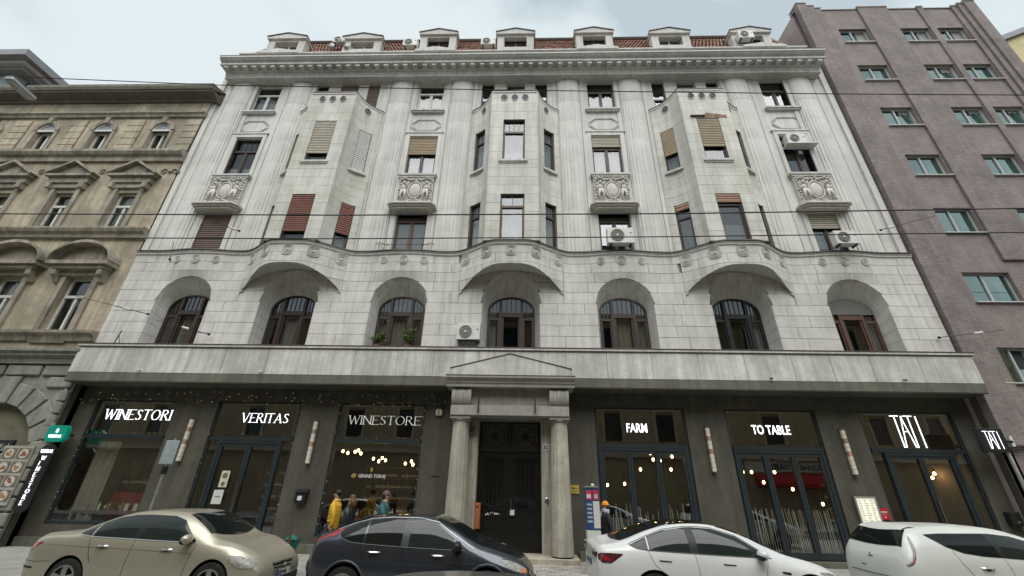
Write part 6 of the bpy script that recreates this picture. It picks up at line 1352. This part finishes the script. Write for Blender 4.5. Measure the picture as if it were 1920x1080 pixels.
# --- roof of the near car
t = newcar('silver grey car whose roof just shows at the bottom edge, nearest the camera', -1.7, -11.0, -.06)
c = Car([(0, .42, .66, .78, .60, .90, .48), (.14, .30, .84, .93, .78, 1.02, .64), (.6, .2, .90, 1.0, .86, 1.14, .66), (1.1, .20, .905, 1.0, .87, 1.40, .58), (1.7, .20, .905, .98, .87, 1.475, .55), (2.2, .20, .905, .97, .87, 1.46, .55), (2.7, .20, .905, .94, .87, 1.30, .60), (3.2, .2, .905, .92, .85, 1.04, .68), (3.9, .22, .87, .80, .78, .88, .62), (4.2, .34, .66, .56, .54, .6, .42)])
c.body(mat('silver_paint', (.30, .30, .29), .3, .6, var=.05, sc=2, coat=.8), t, (.85, 3.4), .375)
c.panel('side_window', GLS, t, [(.85, 1.03), (3.0, .97)], [(.85, 1.09), (1.2, 1.32), (2.2, 1.38), (3.0, .99)]); c.deck('windscreen', GLS, t, lambda u: 3.2-.1*u*u, lambda u: 2.4, lambda t_: .66-.1*t_); c.deck('rear_window', GLS, t, lambda u: .7, lambda u: 1.15, lambda t_: .62-.05*t_)
for sg in (-1, 1):
    mirror(t, 2.8, sg*.87, 1.0, sg, MT['silver_paint'])
    for x in (.85, 3.4): wheel(t, x, sg*.79, sg, .33)
# ================================================================== people
SKIN = mat('skin', (.42, .25, .18), .6, var=.06, sc=20)
def skinmesh(name, verts, edges, radii, m, par, sub=2, root=0, flat=1):
    me = bpy.data.meshes.new(name); me.from_pydata(verts, edges, []); o = bpy.data.objects.new(name, me); COL.objects.link(o)
    md = o.modifiers.new('s', 'SKIN'); md.use_smooth_shade = True; o.modifiers.new('d', 'SUBSURF').levels = sub
    sv = me.skin_vertices[0].data if me.skin_vertices else None
    if sv is None:
        bpy.context.view_layer.objects.active = o; me.attributes; o.modifiers.clear()
        return None
    for i, r in enumerate(radii): sv[i].radius = (r*flat, r) if not isinstance(r, tuple) else r
    sv[root].use_root = True
    bpy.context.view_layer.update(); ev = bpy.data.meshes.new_from_object(o.evaluated_get(bpy.context.evaluated_depsgraph_get())); bpy.data.objects.remove(o)
    ev.name = name; ev.materials.clear(); ev.materials.append(m); ev.shade_smooth(); q = bpy.data.objects.new(name, ev); COL.objects.link(q); q.parent = par; return q
def tubebody(name, chains, m, par, n=12):
    b = MB()
    for pts, rs in chains: b.tube(pts, rs, n)
    return b.build(name, m, par, smooth=True)
def person(label, loc, rz, H, top, trous, hair, stride=.22, lean=0, cap=None, scarf=None, long_hair=False, shoe=None, bag=None, topmat2=None):
    """local frame: +x is forward, +z up"""
    t = thing('person', label, 'person', loc, 'pedestrians on the pavement', local=True, rz=rz); s = H/1.75
    V = lambda x, y, z: (x*s+lean*z*s*.06, y*s, z*s)
    vs = [V(0, 0, .95), V(0, 0, 1.12), V(0, 0, 1.32), V(0, 0, 1.44), V(.01, 0, 1.53), V(.02, 0, 1.62), V(.02, 0, 1.70)]; ed = [(0, 1), (1, 2), (2, 3), (3, 4), (4, 5), (5, 6)]; rad = [(.15, .11), (.13, .10), (.16, .11), (.11, .08), .052, (.072, .088), (.06, .07)]
    def add(ch, rs, a):
        p = a
        for c_, r in zip(ch, rs): vs.append(V(*c_)); rad.append(r); ed.append((p, len(vs)-1)); p = len(vs)-1
    for sg in (-1, 1):
        f = sg*stride
        add([(f*.25, sg*.09, .88), (f*.75+.03, sg*.10, .50), (f*1.1-.05, sg*.10, .09), (f*1.1+.10, sg*.11, .04)], [.09, .06, .042, .035], 0)
        add([(-.01, sg*.17, 1.40), (-f*.35, sg*.22, 1.16), (-f*.7+.06, sg*.22, .93), (-f*.7+.10, sg*.215, .84)], [.06, .044, .034, .026], 3)
    rad = [tuple(q*s for q in r) if isinstance(r, tuple) else r*s for r in rad]
    me = bpy.data.meshes.new('body'); me.from_pydata(vs, ed, []); o = bpy.data.objects.new('body_tmp', me); COL.objects.link(o)
    o.modifiers.new('s', 'SKIN').use_smooth_shade = True; d = o.modifiers.new('d', 'SUBSURF'); d.levels = 2
    bm = bmesh.new(); bm.from_mesh(me); lay = bm.verts.layers.skin.verify()
    bm.verts.ensure_lookup_table()
    for i, r in enumerate(rad): bm.verts[i][lay].radius = (r[1], r[0]) if isinstance(r, tuple) else (r, r); bm.verts[i][lay].use_root = (i == 0)
    bm.to_mesh(me); bm.free(); bpy.context.view_layer.update()
    ev = bpy.data.meshes.new_from_object(o.evaluated_get(bpy.context.evaluated_depsgraph_get())); bpy.data.objects.remove(o); ev.materials.clear(); ev.materials.append(SKIN); ev.shade_smooth()
    bo = bpy.data.objects.new('body', ev); COL.objects.link(bo); bo.parent = t
    P = lambda *a: V(*a)
    # fingers and thumbs on both hands
    fg = MB()
    for sg in (-1, 1):
        f = sg*stride; hx, hy, hz = -f*.7+.10, sg*.215, .84
        for k in range(4): L1 = (.045, .055, .05, .038)[k]; fg.tube([P(hx-.03+k*.02, hy, hz-.01), P(hx-.03+k*.021, hy, hz-.02-L1), P(hx-.02+k*.021, hy-sg*.015, hz-.02-L1*1.8)], [.009*s, .008*s, .006*s], 6)
        fg.tube([P(hx+.03, hy, hz+.03), P(hx+.055, hy-sg*.015, hz), P(hx+.06, hy-sg*.02, hz-.03)], [.011*s, .009*s, .007*s], 6)
    fg.build('fingers', SKIN, bo, smooth=True)
    # face
    fc = MB(); fc.tube([P(.105, 0, 1.655), P(.128, 0, 1.63), P(.105, 0, 1.615)], [.008*s, .014*s, .01*s], 6)
    for sg in (-1, 1): fc.ball(P(.025, sg*.082, 1.635), (.018*s, .01*s, .03*s), 8, 6)
    fc.build('nose_and_ears', SKIN, bo, smooth=True); e_ = MB(); e_.k = 0
    for sg in (-1, 1): e_.ball(P(.096, sg*.032, 1.655), (.01*s, .012*s, .008*s), 8, 6)
    e_.box(*sorted((P(.098, 0, 0)[0], P(.106, 0, 0)[0])), -.02*s, .02*s, 1.588*s, 1.596*s); e_.build('eyes_and_mouth', BLP, bo)
    # jacket: torso shell and sleeves
    j = MB(); n = 16
    def shell(z, rx, ry, cx=0): return [(P(cx+rx*math.cos(2*pi*k/n), ry*math.sin(2*pi*k/n), z)) for k in range(n)]
    prof = [(.80, .14, .185), (.84, .155, .20), (1.0, .15, .19), (1.15, .15, .19), (1.3, .155, .215), (1.40, .13, .20), (1.455, .10, .13), (1.50, .075, .085)]
    rings = [shell(*p) for p in prof]; j.add([v for r in rings for v in r], [(i*n+k, i*n+(k+1) % n, (i+1)*n+(k+1) % n, (i+1)*n+k) for i in range(len(rings)-1) for k in range(n)])
    for sg in (-1, 1):
        f = sg*stride; j.tube([P(0, sg*.13, 1.42), P(-.01, sg*.20, 1.38), P(-f*.35, sg*.245, 1.16), P(-f*.7+.06, sg*.235, .93), P(-f*.7+.08, sg*.23, .88)], [.07*s, .08*s, .062*s, .05*s, .045*s], 10)
    for k in range(6): z = .9+k*.09; j.tube([P(.156*math.cos(a)-.0, .20*math.sin(a), z+.01*math.sin(3*a+k)) for a in lin(0, 2*pi, 17)], .007*s, 5, False)
    j.tube([P(.085*math.cos(a), .095*math.sin(a), 1.485+.02*math.cos(a+pi)) for a in lin(0, 2*pi, 15)], .03*s, 8, False)
    j.build('jacket', top, bo, smooth=True)
    tr = MB()
    for sg in (-1, 1): f = sg*stride; tr.tube([P(0, sg*.08, .98), P(f*.25, sg*.092, .86), P(f*.75+.03, sg*.10, .50), P(f*1.08-.05, sg*.10, .10)], [.11*s, .105*s, .075*s, .062*s], 12)
    tr.build('trousers', trous, bo, smooth=True); sh = MB()
    for sg in (-1, 1): f = sg*stride; sh.tube([P(f*1.1-.1, sg*.10, .045), P(f*1.1, sg*.105, .06), P(f*1.1+.12, sg*.11, .04), P(f*1.1+.17, sg*.11, .03)], [.04*s, .05*s, .042*s, .025*s], 10)
    sh.build('shoe', shoe or BLP, bo, smooth=True)
    h = MB()
    if cap:
        h.ball(P(.0, 0, 1.70), (.103*s, .093*s, .085*s), 14, 10); h.tube([P(.095*math.cos(a)+.003, .088*math.sin(a), 1.685) for a in lin(0, 2*pi, 17)], .02*s, 8, False); h.build('knitted_hat', cap, bo, smooth=True); h = MB()
    h.ball(P(-.02, 0, 1.69 if not cap else 1.64), (.095*s, .088*s, .085*s), 14, 10)
    if long_hair:
        for k in range(9): a = pi*.5+pi*k/8; h.tube([P(.07*math.cos(a)-.02, .075*math.sin(a), 1.68), P(.10*math.cos(a)-.03, .10*math.sin(a), 1.55), P(.09*math.cos(a)-.03, .13*math.sin(a), 1.40)], [.03*s, .034*s, .02*s], 7)
    h.build('hair', hair, bo, smooth=True)
    if scarf:
        c_ = MB()
        for q in (0, 1): c_.tube([P(.09*math.cos(a)+.01, .10*math.sin(a), 1.50+.035*q+.015*math.sin(2*a)) for a in lin(0, 2*pi, 17)], .036*s, 8, False)
        c_.tube([P(.1, -.03, 1.5), P(.15, -.05, 1.35), P(.16, -.04, 1.2)], [.04*s, .035*s, .03*s], 8); c_.build('scarf', scarf, bo, smooth=True)
    if bag: bb = MB(); bb.box(*sorted((P(-.25, 0, 0)[0], P(-.13, 0, 0)[0])), -.13*s, .13*s, 1.05*s, 1.42*s); bb.build('backpack', bag, bo, bevel=.04)
    return t
YEL = mat('yellow_jacket', (.62, .36, .03), .7, var=.15, sc=9); LEA = mat('black_leather', (.02, .02, .022), .3, var=.2, sc=10); TEA = mat('teal_jacket', (.035, .10, .11), .7, var=.2, sc=8); NAV = mat('black_coat', (.022, .021, .028), .8, var=.2, sc=8); DEN = mat('dark_denim', (.03, .035, .05), .85, var=.2, sc=10); HB = mat('dark_hair', (.018, .012, .009), .6, var=.2, sc=20); HBR = mat('brown_hair', (.09, .045, .02), .6, var=.3, sc=20); ORG = mat('orange_knit', (.75, .30, .02), .9, var=.2, sc=30); PAL = mat('pale_scarf', (.5, .53, .58), .9, var=.2, sc=15); GRC = mat('grey_cap', (.12, .08, .08), .9, var=.2, sc=20)
person('person in a bright yellow jacket walking past the wine shop window', (-5.0, -.95, 0), pi, 1.80, YEL, DEN, HB, bag=None)
person('person with loose brown hair in a black leather jacket beside the yellow jacket', (-4.35, -1.5, 0), pi*.98, 1.70, LEA, LEA, HBR, long_hair=True, stride=.18)
person('bearded person in a teal jacket and cap walking to the right', (-3.58, -1.2, 0), 0.05, 1.80, TEA, DEN, HB, lean=1, cap=GRC)
person('person in an orange knitted hat, pale scarf and black coat beside the ticket machine', (2.83, -1.25, 0), pi*1.02, 1.66, NAV, NAV, HBR, cap=ORG, scarf=PAL, stride=.2)
# scooter parked behind the hatchback
t = thing('scooter', 'dark motor scooter mostly hidden behind the rear of the dark hatchback', 'scooter', (-3.75, -3.2, 0), local=True)
b = MB(); b.tube([(-.45, 0, .3), (-.5, 0, .62), (-.3, 0, .78), (.2, 0, .78), (.35, 0, .45)], [.12, .15, .13, .12, .1], 10); b.tube([(.35, 0, .4), (.7, 0, .5), (.78, 0, .95)], [.1, .12, .06], 10); b.build('bodywork', BLP, t, smooth=True)
MB().tube([(.72, -.33, 1.05), (.76, -.1, 1.0), (.76, .1, 1.0), (.72, .33, 1.05)], .018, 6).build('handlebar', BLP, t); MB().tube([(-.35, 0, .82), (.1, 0, .82)], [.13, .11], 10).build('seat', BLP, t, smooth=True)
for x in (-.5, .85): MB().lathe([(.16, -.06), (.25, -.05), (.27, 0), (.25, .05), (.16, .06)], x, 0, .27, 24, 'y').build('wheel', RUB, t, smooth=True)
# remove helper meshes that nothing uses
for me in list(bpy.data.meshes):
    if me.users == 0: bpy.data.meshes.remove(me)
